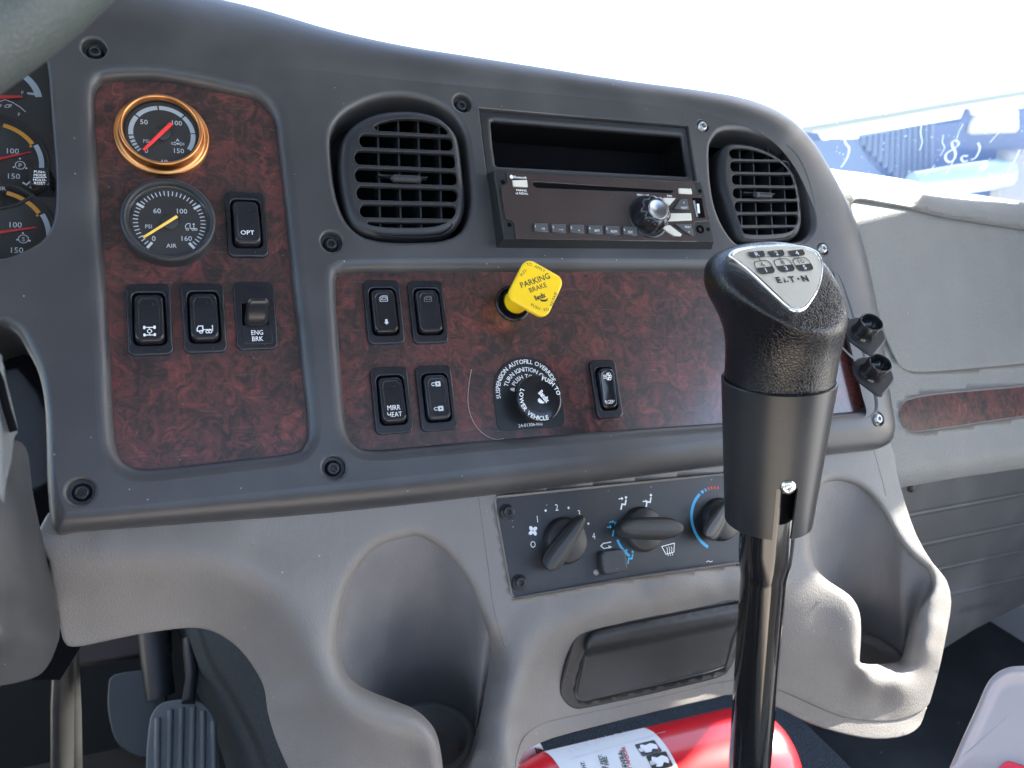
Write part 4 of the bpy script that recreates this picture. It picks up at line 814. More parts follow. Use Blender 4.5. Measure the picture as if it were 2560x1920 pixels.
# band under the seam
band = [(2317,1769),(2290,1790),(2236,1804),(2176,1804),(2107,1793),(2033,1763),(1934,1721),(1833,1702),(1710,1729),(1565,1763),(1421,1794),(1369,1808),(1333,1826),(1311,1848),(1297,1883),(1289,1925),(1286,2000),(1292,2000),(1294,1925),(1305,1885),(1334,1863),(1385,1841),(1493,1812),(1638,1776),(1783,1744),(1833,1734),(1934,1760),(2008,1797),(2082,1824),(2157,1841),(2216,1844),(2270,1834),(2300,1812),(2312,1780)]
mb = MB(); skin(mb, P, sm(band), [], lambda x, y: WC(x, y) * 0 + np.maximum(WC(x, np.minimum(y, 1800)), -60) - 1.0, 9, 1.0, 10); obj('lower_trim', mb, grey, con)
band2 = [(676,1786),(700,1850),(737,1920),(790,2020),(760,2020),(722,1930),(690,1850),(672,1800)]
# cup holder wells
def well(rim, px, z, r, name, step=14, deep=16):
    cw = atz(px[0], px[1], z); R0 = []; R1 = []
    pts = [np.array(p) for p in rim]
    for p in pts:
        d = p - cw; h = d - UP * d.dot(UP); h = nrm(h); R1.append(cw + h * r); R0.append(p)
    mb = MB(); N_ = len(pts)
    R = [R0]
    for u in (.25, .5, .75, 1): 
        row = []
        for p, q in zip(R0, R1):
            # drop vertically first near the rim, then draw in to the floor ring
            m_ = p + (q - p) * u; row.append(m_)
        R.append(row)
    mb.rings(R)
    th_ = np.linspace(0, 2 * math.pi, 65)[:-1]; fw = -AWAY; circ3 = lambda rad, dz: [cw + (RIGHT * math.cos(a) + fw * math.sin(a)) * rad + UP * dz for a in th_]
    mb.rings([circ3(r + .3, .0), circ3(r - 1, 0.6), circ3(r - 5.2, .6), circ3(r - 6, -.4), circ3(r - 6.8, -deep), circ3(r - 10, -deep - .5), circ3(.1, -deep - .5)])
    return obj(name, mb, wellm, con)
wellm = leather(dusty(M('well_vinyl', (.1, .1, .1), .55), (.16, .155, .16), .10, 700, .5, 0, dust=(.30, .28, .24)), 620, .35, .0003)
well([p - P.N * .0 for p in LP[1]], (1062, 1842), 522, 35, 'cup_holder')
well([p - P.N * .0 for p in LP[2]], (2157, 1632), 648, 33, 'cup_holder', deep=5)
t = MB(); q = atz(1148, 1872, 530); lathe(t, Pl(q, RIGHT, AWAY), (0, 0), [(1.8, 0), (1.6, 1.2), (.6, 1.9), (.1, 2)], 8); tag(obj('crumb', t, M('crumb', (.25, .12, .08), .7), None, q), 'small brown crumb lying in the left cup holder', 'crumb')
def onsh(x, y, up=.15): return P.at(x, y, float(WC(x, y)[0]) + up)
for q in ([(1196,1240),(1208,1330),(1222,1430),(1236,1530),(1262,1620)], [(2184,1125),(2200,1180),(2215,1240)]):
    t = MB(); tube(t, [onsh(*p, -.05) for p in cat(q, 5, False)], .22, 6); obj('parting_line', t, M('line_grey', (.10, .10, .10), .6), con)
t = MB(); c_ = onsh(2046, 1505, .2); pq_ = Pl(c_, P.A, P.B); shape(t, pq_, [(-2, 1.2), (-.6, .4), (.2, 1), (2.6, -.6), (1.4, -1.8), (.2, -.6), (-1.4, -.2)], 0); obj('scuff_mark', t, blackp, con)
# ------------------------------------------------------------------ heater control panel
PH = Pl(P.pt(0, 0, -21.5), P.A, P.B)
hc = thing('heater_control_panel', 'black heater control panel with three rotary knobs and blue markings', 'control panel', P.pt(*P.m(1550, 1330, -21.5), -21.5))
def h8(x, y, w=0): return PH.m(*Z8(x, y), w)
hvp = ccw([PH.m(*q) for q in hv]); t = MB(); plate(t, PH, offset(hvp, .2), [], 0, .5, 6); obj('panel', t, hvacm, hc)
for x, y in ((278, 368), (372, 912)):
    t = MB(); c = h8(x, y, 2); lathe(t, PH, c, [(5.2, 0), (5.2, .9), (4.6, 1.3), (3.7, 1.3), (3.7, 3), (3.1, 3.6), (1.9, 3.6), (1.8, 2)], 28)
    for k in range(6): box(t, PH.sub(c[0], c[1], 2.2, k * math.pi / 3), 1.2, 2., -.35, .35, 0, 1.4)
    obj('screw', t, blk2, hc)
def grip(c0, a, b, w1, lw, bw, z):
    """rotary knob: round base plus a tall finger bar from a (pointer) to b (tail)"""
    t = MB(); lathe(t, PH, c0, [(15.6, 0), (15.6, 1.2), (15., 2.2), (14.2, 5), (13.4, 5.8), (.1, 6)], 56)
    ko = obj('rotary_knob', t, rub, hc)
    a = np.array(PH.m(*Z8(*a), z)); b = np.array(PH.m(*Z8(*b), z)); d = b - a; Ln = np.hypot(*d); d /= Ln; e = np.array((-d[1], d[0])); cc_ = (a + b) / 2; t = MB(); R = []
    base_c = np.array(c0)
    for h, sl, sw_ in ((4.5, 1.0, 1.08), (8, 1.0, 1.05), (12, 1.0, .96), (z - 3, 1, .86), (z - 1.2, .985, .74), (z - .3, .955, .52), (z, .92, .25)):
        row = []; cen = base_c + (cc_ - base_c) * min(1, h / z)
        for k in range(40):
            th = 2 * math.pi * k / 40; cx_, sx_ = math.cos(th), math.sin(th)
            u = .5 * Ln * sl * np.sign(cx_) * abs(cx_) ** .62; wd = (lw + (bw - lw) * (u / Ln + .5)) * .5 * sw_
            p = cen + d * u + e * wd * np.sign(sx_) * abs(sx_) ** .8; row.append(PH.pt(p[0], p[1], h))
        R.append(row)
    t.rings(R); t.add(R[-1], [tuple(range(40))], True); go = obj('finger_grip', t, rub, ko); return ko
k1 = grip(h8(712, 588), (868, 405), (575, 812), 0, 8.5, 17, 15)
k2 = grip(h8(1308, 500), (1150, 488), (1635, 488), 0, 12, 16.5, 16)
k3 = grip(h8(1905, 425), (1985, 270), (1795, 560), 0, 9, 16, 15)
t = MB(); bc = h8(1095, 748, 7); domed(t, PH, rr(bc[0], bc[1], 18.6, 15.2, 3.5), [(1.02, 0), (1.0, 5.6), (.97, 6.7), (.92, 7.2), (.85, 7.3), (.5, 7.)]); obj('push_button', t, rub, hc)
t = MB(); lathe(t, PH, h8(952, 832), [(2.1, 0), (1.9, .8), (.1, 1.2)], 20); obj('indicator_lamp', t, M('lamp_lens', (.35, .34, .28), .3), hc)
t = MB(); w = .12
for s, x, y in (('1', 502, 422), ('2', 650, 332), ('3', 822, 378), ('4', 934, 552), ('O', 468, 616)): txt(t, PH, s, *h8(x, y), 6.2, w, sx=.8, rot=-.03)
for x, y in ((565, 358), (741, 337), (893, 458)): shape(t, PH, circ(*h8(x, y), .8, 12), w)
c = h8(468, 513)
for k in range(4):
    a = .3 + k * math.pi / 2; d = np.array((math.cos(a), math.sin(a))); e = np.array((-d[1], d[0])); shape(t, PH, [tuple(np.array(c) + d * (1.9 + 1.7 * math.cos(q)) + e * (.6 + 1.25 * math.sin(q))) for q in np.linspace(0, 2 * math.pi, 13)[:-1]], w)
def man(t, x, y, s=1., arrows=()):
    c = np.array(h8(x, y)); stroke(t, PH, [tuple(c + np.array(q) * s) for q in ((2.6, 1.6), (1.4, -1.4), (-1, -.8), (-2.4, -4.2))], 1.1 * s, w); shape(t, PH, circ(c[0] + 2.9 * s, c[1] + 3.4 * s, .95 * s, 10), w)
    for ax_, ay_ in arrows:
        q = c + np.array((ax_, ay_)) * s; stroke(t, PH, [tuple(q + (-1.6, 0)), tuple(q + (1, 0))], .7, w); shape(t, PH, [tuple(q + (.4, 1.2)), tuple(q + (.4, -1.2)), tuple(q + (2, 0))], w)
man(t, 1160, 298, 1, ((-1.2, 3.0),)); man(t, 1352, 280, 1, ((-2.6, -.3),))
c = h8(1512, 655); stroke(t, PH, [(c[0] - 5.4, c[1] + 2.6), (c[0] + 5.2, c[1] + 3.6), (c[0] + 3.6, c[1] - 2.4), (c[0] - 3, c[1] - 3)], .6, w, True)
for k in (-1.6, .2, 2): stroke(t, PH, [(c[0] + k, c[1] + 1.6), (c[0] + k + .5, c[1]), (c[0] + k - .2, c[1] - 1.6), (c[0] + k + .3, c[1] - 4.4)], .45, w)
c = h8(1030, 628); stroke(t, PH, [(c[0] + 4, c[1] + 2), (c[0] - 2, c[1] + 1.8), (c[0] - 4, c[1] + .4), (c[0] - 2, c[1] - 1.6), (c[0] + 2.8, c[1] - 1.4)], .7, w); shape(t, PH, [(c[0] + 1.6, c[1] + .1), (c[0] + 4.6, c[1] - 1.4), (c[0] + 1.8, c[1] - 2.2)], w)
stroke(t, PH, [h8(1800, 752), h8(1815, 744), h8(1830, 752), h8(1846, 746)], .5, w); obj('lettering', t, white, hc)
t = MB(); c2_ = h8(1308, 500)
def arcw(t, c, r0, r1, a0, a1): arcband(t, PH, c, r0, r1, R_(a0), R_(a1), w)
arcw(t, c2_, 20.2, 22, 160, 170); arcw(t, c2_, 20.2, 22, 193, 232); man(t, 1095, 503, .95, ((-4., 2.2), (-1.4, 5.6))); man(t, 1212, 715, .95, ((-2.6, 5),))
c3_ = h8(1890, 420); arcw(t, c3_, 21.4, 23.6, 122, 236); arcw(t, c3_, 21.4, 23.6, 112, 118); arcw(t, c3_, 21.4, 23.6, 105, 108.5); obj('cold_marks', t, bluep, hc)
t = MB()
for a in (98, 91, 84, 77): arcw(t, c3_, 21.4, 23.6, a, a + 3.6)
obj('warm_marks', t, redp, hc)
# straw caught along the lower edge
t = MB(); pts = [PH.pt(*h8(x, y, 1), 1) for x, y in ((665, 990), (760, 972), (860, 955), (932, 930))]
tube(t, pts, [.5, 1., 1.1, .3], 6); tag(obj('straw', t, M('straw', (.6, .45, .25), .7), None, pts[0]), 'short dry straw wedged along the heater panel lower edge', 'straw')
# ------------------------------------------------------------------ ashtray drawer
ash = thing('ashtray', 'black pull out ashtray drawer below the heater panel', 'ashtray', P.at(1600, 1640, -38))
def zd(pts): return [ZD(*p) for p in pts]
fr = cat(zd([(535,530),(560,450),(600,400),(650,368),(750,338),(1200,250),(1640,165),(1740,150),(1760,260),(1700,420),(1650,560),(1610,640),(1545,690),(1300,750),(900,842),(620,900),(560,905),(510,885),(475,840),(462,790),(490,680)]), 2)
WA = RBF([(*ZD(480,800),-42),(*ZD(560,430),-28),(*ZD(1000,300),-27),(*ZD(1740,150),-27),(*ZD(1640,600),-44),(*ZD(900,850),-46),(*ZD(560,900),-45),(*ZD(1000,600),-40)], 40)
t = MB(); hole = cat(zd([(665,400),(690,378),(1200,270),(1640,185),(1690,185),(1690,300),(1640,450),(1600,600),(1560,640),(1300,715),(900,805),(640,862),(590,865),(555,845),(545,800),(580,640),(640,480)]), 2)
skin(t, P, fr, [hole], WA, 9, 2.2, 14); obj('frame', t, rub, ash)
t = MB(); skin(t, P, cat(zd([(660,400),(690,376),(1640,183),(1700,183),(1700,300),(1600,610),(1300,720),(640,870),(560,850),(540,800)]), 2), [], lambda x, y: WA(x, y) - 9, 12, 1, 3); obj('cavity', t, void, ash)
dr = cat(zd([(672,420),(700,390),(760,375),(1200,287),(1640,203),(1700,205),(1690,280),(1640,440),(1590,575),(1545,622),(1300,690),(900,790),(650,852),(600,855),(572,830),(575,795),(600,690),(640,520)]), 2)
def WDr(x, y):
    zx, zy = (np.asarray(x) - 1240) / .3617, (np.asarray(y) - 1440) / .3617
    top = 392 - (zx - 690) * .192; bot = 858 - (zx - 600) * .235
    return np.interp((zy - top) / (bot - top), [0, .05, .12, .2, .25, .265, .3, .34, .6, .9, 1.], [2.5, 4.6, 5.8, 5.6, 4.6, 3.4, .6, -.6, -1.0, -.6, .2])
t = MB(); skin(t, P, dr, [], lambda x, y: WA(x, y) + WDr(x, y), 7, 1.8, 10); obj('drawer_front', t, rub, ash)
# ------------------------------------------------------------------ gear lever
T0 = atz(1952, 870, 430.)
Bt = atz(1868, 1990, 528.)
ax = nrm(T0 - Bt); gl = thing('gear_lever', 'tall black gear lever with leather knob and silver shift pattern badge', 'gear lever', atz(1868, 1990, 528.))
side = nrm(np.cross(AWAY, ax)); side = side if side[0] > 0 else -side; fwd = np.cross(ax, side); fwd = fwd if fwd[1] < 0 else -fwd    # fwd: towards the driver
def lp(h, a=0, b=0): return T0 + ax * h + side * a + fwd * b        # h: up the lever from T0
def onaxis(y, x=None):
    best = min(np.linspace(-330, 60, 1500), key=lambda h: abs(proj(lp(h))[1] - y)); return best
def proj(p):
    q = np.array(p) - CAM; c = np.array((q[0] * CU[0] + q[1] * CN[0] - q[2] * CV[0], q[0] * CU[1] + q[1] * CN[1] - q[2] * CV[1], q[0] * CU[2] + q[1] * CN[2] - q[2] * CV[2])); return CX + F * c[0] / c[2], CY + F * c[1] / c[2], c[2]
hs = onaxis(1320); t = MB(); hb = onaxis(2300)
rings = [[lp(h, r * math.cos(a), r * math.sin(a)) for a in np.linspace(0, 2 * math.pi, 41)[:-1]] for h, r in ((hb, 13.6), (hs - 34, 13.8), (hs - 31, 14.2), (hs - 22, 15.6), (hs - 12, 16), (hs + 60, 16))]
t.rings(rings, cap1=True); obj('shaft', t, lever, gl)
# sleeve: slightly tapered open tube with a slot
hT, hB = onaxis(948), hs + 6; rT, rB, thk = 31.4, 25.2, 1.5; seg = 96; sa0, sa1 = R_(99), R_(124)
cs = lambda h: 0.0
def sl(h, a, r): return lp(h, r * math.cos(a), r * math.sin(a))
hSlot = hB + 33
t = MB()
angs = list(np.linspace(sa1, sa0 + 2 * math.pi, seg + 1)); slot_a = list(np.linspace(sa0, sa1, 7))
def rad_(h): return rB + (rT - rB) * (h - hB) / (hT - hB)
for rr_off, fl in ((0, 1), (-thk, 0)):
    rows = [[sl(h, a, rad_(h) + rr_off) for a in angs] for h in np.linspace(hB, hSlot, 7)]; t.rings(rows, closed=False)
    full = angs[:-1] + slot_a[:-1]; rows = [[sl(h, a, rad_(h) + rr_off) for a in full] for h in np.linspace(hSlot, hT, 12)]; t.rings(rows)
full = angs[:-1] + slot_a[:-1]
for h in (hT, ): t.rings([[sl(h, a, rad_(h)) for a in full], [sl(h + .5, a, rad_(h) - .3) for a in full], [sl(h + .5, a, rad_(h) - thk + .3) for a in full], [sl(h, a, rad_(h) - thk) for a in full]])
t.rings([[sl(hB, a, rad_(hB)) for a in angs], [sl(hB, a, rad_(hB) - thk) for a in angs]], closed=False)
for a in (sa0, sa1): t.rings([[sl(h, a, rad_(h)) for h in np.linspace(hB, hSlot, 7)], [sl(h, a, rad_(h) - thk) for h in np.linspace(hB, hSlot, 7)]], closed=False)
t.rings([[sl(hSlot, a, rad_(hSlot)) for a in slot_a], [sl(hSlot, a, rad_(hSlot) - thk) for a in slot_a]], closed=False)
slv = obj('sleeve', t, sleeve, gl)
am = (sa0 + sa1) / 2; q = sl(hSlot + 1.5, am, rad_(hSlot) - .6); nn = side * math.cos(am) + fwd * math.sin(am)
pq = Pl(q, np.cross(ax, nn), ax); t = MB(); lathe(t, pq, (0, 0), [(4.4, -1), (4.4, .8), (3.9, 1.8), (2.6, 2.5), (1.9, 2.6), (1.8, 1.0)], 28)
for k in range(6): box(t, pq.sub(0, 0, 1, k * math.pi / 3), 1.2, 2, -.35, .35, 0, 1.5)
obj('screw', t, chrome, slv)
# leather knob: stacked rounded sections, cut by the sloping badge plane
Zp = lambda x, y, z: atz(*Z7(x, y), z)
# section table: (pixel row centre x,y ; half width px) measured on the silhouette
kt = MB(); NS = 64
sec = [(hT - 26, 28.5, 28.5, 0, 0), (hT - 4, 29.6, 29.6, 0, 0), (hT + 6, 30.2, 29.8, .4, 0), (hT + 14, 30.6, 30, .5, .3), (hT + 22, 31.2, 30.8, .4, .8), (hT + 30, 31.6, 32, -1.0, 2.4), (hT + 38, 32.8, 34, -3.2, 4.2), (hT + 44, 34.2, 36, -5.2, 5.2), (hT + 50, 35.6, 37.6, -7.6, 5.4), (hT + 56, 36.0, 38.2, -9.2, 4.4), (hT + 62, 35.2, 37, -9.4, 2), (hT + 67, 32.8, 34, -9.2, -.5), (hT + 71, 29.5, 29, -8., -3), (hT + 74, 23, 22, -7.6, -4), (hT + 76, 15, 14, -7.4, -4), (hT + 77, 7, 7, -7.2, -4)]
hh_ = np.array([s[0] for s in sec]); cols = [np.array([s[k] for s in sec]) for k in (1, 2, 3, 4)]
# badge plane
bc3 = lp(hT + 53, 0, 22); bn = nrm(ax * .74 + fwd * .67 + side * .02)
KR = []
for u in np.linspace(0, 1, 90):
    h = hh_[0] + (hh_[-1] - hh_[0]) * (u if u < .75 else .75 + .25 * math.sin((u - .75) / .25 * math.pi / 2))
    ra, rb, oa, ob = [np.interp(h, hh_, c) for c in cols]; row = []
    for a in np.linspace(0, 2 * math.pi, 129)[:-1]:
        ca, sa = math.cos(a), math.sin(a)
        # broad shoulders behind, narrow chin towards the driver
        tri = 1 + .05 * math.cos(3 * a + math.pi / 2) * min(1, max(0, (h - hT - 22) / 20))
        p = lp(h, ra * ca * tri + oa, rb * sa * tri + ob); d = (p - bc3).dot(bn)
        if d > -9: p = p - bn * ((d + 9) - 8 * (1 - math.exp(-(d + 9) / 8)))
        row.append(p)
    KR.append(row)
for _ in range(8):
    KR = [KR[0]] + [[(KR[i - 1][j] + KR[i][j] * 2 + KR[i + 1][j]) / 4 for j in range(128)] for i in range(1, len(KR) - 1)] + [KR[-1]]
kt.rings(KR); kt.add(KR[-1], [tuple(range(128))], True); kn = obj('knob', kt, hide, gl)
# badge: rounded triangle on the sloping face; traced corners give its size on that plane
bp = Pl(bc3 - bn * 1.2, side, np.cross(bn, side)); 
if bp.B.dot(ax) < 0: bp = Pl(bp.o, side, -bp.B)
def b7(x, y, w=1.6): return bp.m(*Z7(x, y), w)
tri = cat([(885,108),(915,88),(1000,72),(1150,64),(1260,72),(1325,95),(1352,125),(1364,170),(1360,225),(1340,300),(1302,362),(1282,388),(1258,402),(1232,406),(1206,399),(1176,380),(1100,310),(1000,215),(920,150),(888,125)], 3)
tp = ccw([b7(*q) for q in [tuple(x) for x in tri]]); cen = np.mean(arr(tp), axis=0)
t = MB(); R = []
for s, w in ((1.02, -3), (1.02, .6), (1.0, 1.5), (.97, 1.9), (.945, 1.7), (.94, 1.1)): R.append([bp.pt(*(cen + (np.array(p) - cen) * s), w) for p in tp])
t.rings(R); obj('badge_rim', t, chrome, kn)
def dm(p): d = np.linalg.norm((np.array(p) - cen)) ; return 1.1 + 1.3 * max(0, 1 - (d / 30) ** 2)
t = MB(); R = [[(lambda p: bp.pt(*p, dm(p)))(cen + (np.array(p) - cen) * s) for p in tp] for s in (.945, .85, .7, .5, .3, .12, .01)]; t.rings(R); bo = obj('badge', t, badge, kn)
t = MB(); bt = MB(); wq = 2.55
def b7b(x, y): return bp.m(*Z7(x, y), 2.4)
t2 = MB()
for (x, y, top, bo_) in ((1058, 183, '6', '1'), (1161, 173, '8', '3'), (1258, 168, '10', '5')):
    c = b7b(x, y); w_, h_ = 10.2, 8.4; stroke(t, bp, rr(c[0], c[1], w_, h_, 2.4, 4), .5, wq, True)
    low = [p for p in rr(c[0], c[1], w_, h_, 2.4, 4) if p[1] <= c[1]]; shape(t, bp, [(c[0] + w_ / 2, c[1])] + [(c[0] - w_ / 2, c[1])] + [p for p in low if p[1] < c[1] - .01], wq)
    txt(t, bp, top, c[0], c[1] + 2.1, 3.9, wq, sx=1.3); txt(t2, bp, bo_, c[0], c[1] - 2.0, 3.9, wq + .12, sx=1.15)
    stroke(t, bp, [(c[0], c[1] + h_ / 2), (c[0], c[1] + h_ / 2 + 5.)], .35, wq)
for (x, y, s) in ((1018, 113, 'R'), (1120, 108, '2'), (1225, 106, '4')):
    c = b7b(x, y); cc_ = (c[0], c[1] + 1.6); pol = [p for p in rr(cc_[0], cc_[1], 10.2, 8.4, 2.4, 4) if p[1] < cc_[1] - .01]
    shape(t, bp, [(cc_[0] + 5.1, cc_[1]), (cc_[0] - 5.1, cc_[1])] + pol, wq); txt(t2, bp, s, cc_[0], cc_[1] - 2.0, 3.8, wq + .12, sx=1.15)
l_, r_2 = b7b(1035, 130), b7b(1235, 126); stroke(t, bp, [l_, r_2], .3, wq)
e0, e1_ = b7b(1115, 250), b7b(1285, 240); er = math.atan2(e1_[1] - e0[1], e1_[0] - e0[0]); el = math.hypot(e1_[0] - e0[0], e1_[1] - e0[1])
for k, ch in enumerate('EATON'):
    u = (k + .5) / 5; p_ = (e0[0] + (e1_[0] - e0[0]) * u, e0[1] + (e1_[1] - e0[1]) * u)
    if ch == 'O': shape(t, bp, circ(*p_, .75, 12), wq)
    elif ch == 'A': shape(t, bp, [(p_[0] - 1.6, p_[1] - 1.9), (p_[0] - .2, p_[1] + 1.9), (p_[0] - .2, p_[1] - 1.9)], wq); shape(t, bp, circ(p_[0] + 1, p_[1] - 1.3, .5, 8), wq)
    else: txt(t, bp, ch, *p_, 5.2, wq, rot=er, sx=1.05, bold=.05)
obj('shift_pattern', t, blackp, bo); obj('numerals', t2, white, bo)
# ------------------------------------------------------------------ passenger side of the dashboard
u2 = np.array((2750, -152, 1923.)); u2 = nrm((u2.dot(CU), u2.dot(CN), -u2.dot(CV)))
PP = Pl(P.at(2235, 1100, -38), u2, (0, 0, 1))
pd_ = thing('passenger_dashboard', 'grey grained passenger side dashboard with glove box door and wood strip', 'dashboard', PP.at(2400, 1000, 0))
door = cat([(2127,512),(2142,495),(2180,499),(2272,516),(2361,538),(2560,570),(2720,598),(2900,640),(2925,660),(2930,830),(2900,852),(2720,884),(2560,909),(2400,924),(2320,930),(2272,928),(2250,916),(2236,893),(2216,850),(2186,755),(2159,646),(2133,553)], 2)
shell = [(2000,395),(2073,421),(2150,431),(2283,452),(2361,475),(2460,490),(2560,507),(2720,535),(3050,592),(3050,1082),(2720,1140),(2560,1169),(2400,1192),(2260,1216),(2180,1225),(2130,1080),(2080,700),(2010,450)]
def WP_(x, y):
    x = np.asarray(x, float); y = np.asarray(y, float)
    yt = np.interp(x, [2000, 2073, 2150, 2283, 2361, 2460, 2560, 2720, 3050], [395, 419, 430, 450, 473, 489, 506, 534, 591]); d = y - yt
    yb = np.interp(x, [2180, 2260, 2400, 2560, 2720, 3050], [1225, 1216, 1192, 1169, 1140, 1082]); e = np.clip((yb - y) / 50, 0, 1)
    top = np.interp(d, [-20, 0, 8, 18, 30, 42, 54, 66, 80, 110], [-22, -15, -8, -2, 2.5, 4.5, 5, 4, 1, 0])
    return top - 9 * (1 - e) ** 2
burl_s = burl('burl_strip', .30); B(burl_s).inputs['Specular IOR Level'].default_value = .1; B(burl_s).inputs['Coat Weight'].default_value = .0
strip = cat([ZF(*q) for q in ((762,560),(766,500),(790,450),(835,418),(1000,382),(1350,350),(1720,318),(2000,294),(2000,520),(1720,560),(1350,615),(1000,668),(880,680),(820,665),(785,630))], 2)
t = MB(); skin(t, PP, sm(shell), [door, strip], WP_, 14, 1.8, 6); obj('shell', t, tan, pd_)
t = MB(); din = [tuple(np.mean(arr(door), axis=0) + (np.array(q) - np.mean(arr(door), axis=0)) * .984) for q in door]
skin(t, PP, din, [], lambda x, y: WP_(x, y) * 0 + .2, 16, 2.2, 6); obj('glove_box_door', t, tan, pd_)
t = MB(); c0 = np.mean(arr(strip), axis=0); si = [tuple(c0 + (np.array(q) - c0) * .992) for q in strip]
def WS(x, y):
    x = np.asarray(x, float); zx = (x - 2000) / .3256; zy = (np.asarray(y, float) - 860) / .3256
    up = np.interp(zx, [760, 850, 1000, 1350, 1720, 2000], [500, 418, 382, 350, 318, 294]); lo = np.interp(zx, [760, 850, 1000, 1350, 1720, 2000], [600, 675, 668, 615, 560, 520]); u = np.clip((zy - up) / (lo - up), 0, 1) * 2 - 1
    return .3 - 1.1 * u * u
skin(t, PP, si, [], WS, 9, 2.2, 4); obj('wood_strip', t, burl_s, pd_)
t = MB(); box(t, PP, -60, 400, -40, 160, -60, -12); obj('backing', t, void, pd_)
# ------------------------------------------------------------------ ribbed kick panel with moulded lettering
PK = Pl(PP.at(2400, 1250, -62), u2, nrm(np.array(UP) * 1 + AWAY * -.05))
kp = thing('filter_access_panel', 'black ribbed kick panel with moulded FILTER ACCESS lettering', 'panel', PK.at(2450, 1400, 0))
outl = [(2180,1195),(2560,1150),(2760,1125),(3080,1065),(3080,1240),(2760,1405),(2560,1510),(2440,1570),(2354,1624),(2290,1650),(2180,1560)]
t = MB(); skin(t, PK, outl, [], lambda x, y: x * 0, 30, 2, 10)
obj('panel', t, ribm, kp)
def pk(x, y, w=0): q = ZE(x, y); return PK.at(q[0], q[1], w)
for a, b in (((700, 400), (1650, 225)), ((700, 565), (1650, 370)), ((760, 695), (1650, 505)), ((820, 825), (1650, 632))):
    t = MB(); tube(t, [pk(*(np.array(a) + (np.array(b) - a) * u), -1.2) for u in np.linspace(0, 1, 6)], 3.6, 12); obj('rib', t, ribm, kp)
t = MB(); a_, b_ = PK.m(*ZE(1050, 885), 0), PK.m(*ZE(1330, 800), 0); txt(t, PK, 'FILTER ACCESS', (a_[0] + b_[0]) / 2 - 8, (a_[1] + b_[1]) / 2 + 2, 14, .8, rot=math.atan2(b_[1] - a_[1], b_[0] - a_[0]), sx=1.0); obj('lettering', t, M('moulded_print', (.065, .07, .075), .45), kp)
t = MB(); lathe(t, PK.sub(0, 0), PK.m(*ZE(850, 228), 0), [(7, 0), (7, 2), (4, 4), (1, 4)], 20); obj('push_clip', t, ribm, kp)
# ------------------------------------------------------------------ two dust caps on tethers
ZJ = zc(2080, 640, .3135)
capN = nrm(UP * .80 - AWAY * .58 - RIGHT * .16)
def dust_cap(cx_, cy_, z, strap, lab):
    o = atz(*ZJ(cx_, cy_), z); pl = Pl(o, nrm(np.cross(AWAY, capN)) * (1 if np.cross(AWAY, capN)[0] > 0 else -1), nrm(UP))
    A = nrm(RIGHT - capN * RIGHT.dot(capN)); pl = Pl(o, A, np.cross(capN, A)); pl.N = capN
    g = thing('dust_cap', lab, 'cap', o, 'open dust caps hanging on tethers at the fascia edge')
    t = MB(); r = 8.4; lathe(t, pl, (0, 0), [(r + 1.6, -13), (r + .6, -11), (r, -9), (r, -.4), (r - .3, 0), (r - .9, 0), (r - 1.1, -.5), (r - 1.1, -9), (.1, -9.4)], 40); obj('cup', t, gloss, g)
    t = MB(); fl = [(15.2 * math.cos(a) * 1 + 1.2, 14.8 * math.sin(a)) if not 3.6 < a < 5.2 else (13 * math.cos(a) * .62 - 3.0, 13 * math.sin(a) * 1.5) for a in np.linspace(0, 2 * math.pi, 49)[:-1]]
    fl = cat([fl[i] for i in range(0, 48, 3)], 4); plate(t, pl, fl, [], -12, 1.2, 2.6); obj('flange', t, rub, g)
    pts = [atz(*ZJ(x, y), zz) for x, y, zz in strap]; t = MB(); P3 = cat(pts, 6, False); R = []
    for i, p in enumerate(P3):
        tg = nrm(P3[min(i + 1, len(P3) - 1)] - P3[max(i - 1, 0)]); n_ = nrm(np.cross(tg, -AWAY)); R.append([p + n_ * 2.6 * a + (-AWAY) * b for a, b in ((-1, 0), (-1, 1), (-.7, 1.5), (.7, 1.5), (1, 1), (1, 0))])
    t.rings(R, cap0=True, cap1=True, smooth=False); obj('tether', t, rub, g)
dust_cap(320, 525, 548, [(0, 430, 590), (100, 487, 575), (170, 530, 566), (215, 590, 562)], 'upper open black dust cap beside the gear lever knob')
dust_cap(388, 850, 548, [(-20, 620, 600), (50, 700, 590), (140, 790, 578), (230, 850, 568), (270, 900, 562)], 'lower open black dust cap right of the gear lever sleeve')
# ------------------------------------------------------------------ steering wheel and column
sw_t = thing('steering_wheel', 'blurred grey steering wheel rim crossing the top left corner', 'steering wheel', atz(60, -40, 235))
p0_ = atz(92, -22, 240); tg_ = nrm(atz(300, -200, 252) - atz(-110, 140, 229)); inn_ = atz(-20, -160, 243) - p0_; inn_ = nrm(inn_ - tg_ * tg_.dot(inn_)); cw0 = p0_ + inn_ * 215
ring_ = [cw0 - inn_ * 215 * math.cos(a) + tg_ * 215 * math.sin(a) for a in np.linspace(math.pi, 3 * math.pi, 97)]
t = MB(); tube(t, ring_, 15.5, 24, False); obj('rim', t, leather(M('wheel_leather', (.055, .068, .068), .5), 500, .4, .0004), sw_t)
for a in (2.2, 3.6, 5.0):
    t = MB(); d_ = -inn_ * math.cos(a) + tg_ * math.sin(a); tube(t, [cw0 + d_ * 40, cw0 + d_ * 120, cw0 + d_ * 206], [22, 15, 12], 14); obj('spoke', t, blk2, sw_t)
t = MB(); tube(t, [cw0 - np.cross(inn_, tg_) * 16, cw0 + np.cross(inn_, tg_) * 16], 52, 32); obj('hub', t, blk2, sw_t)
colm = dusty(M('column_plastic', (.2, .2, .2), .45), (.045, .047, .050), .06, 700, .42, .4, 1100)
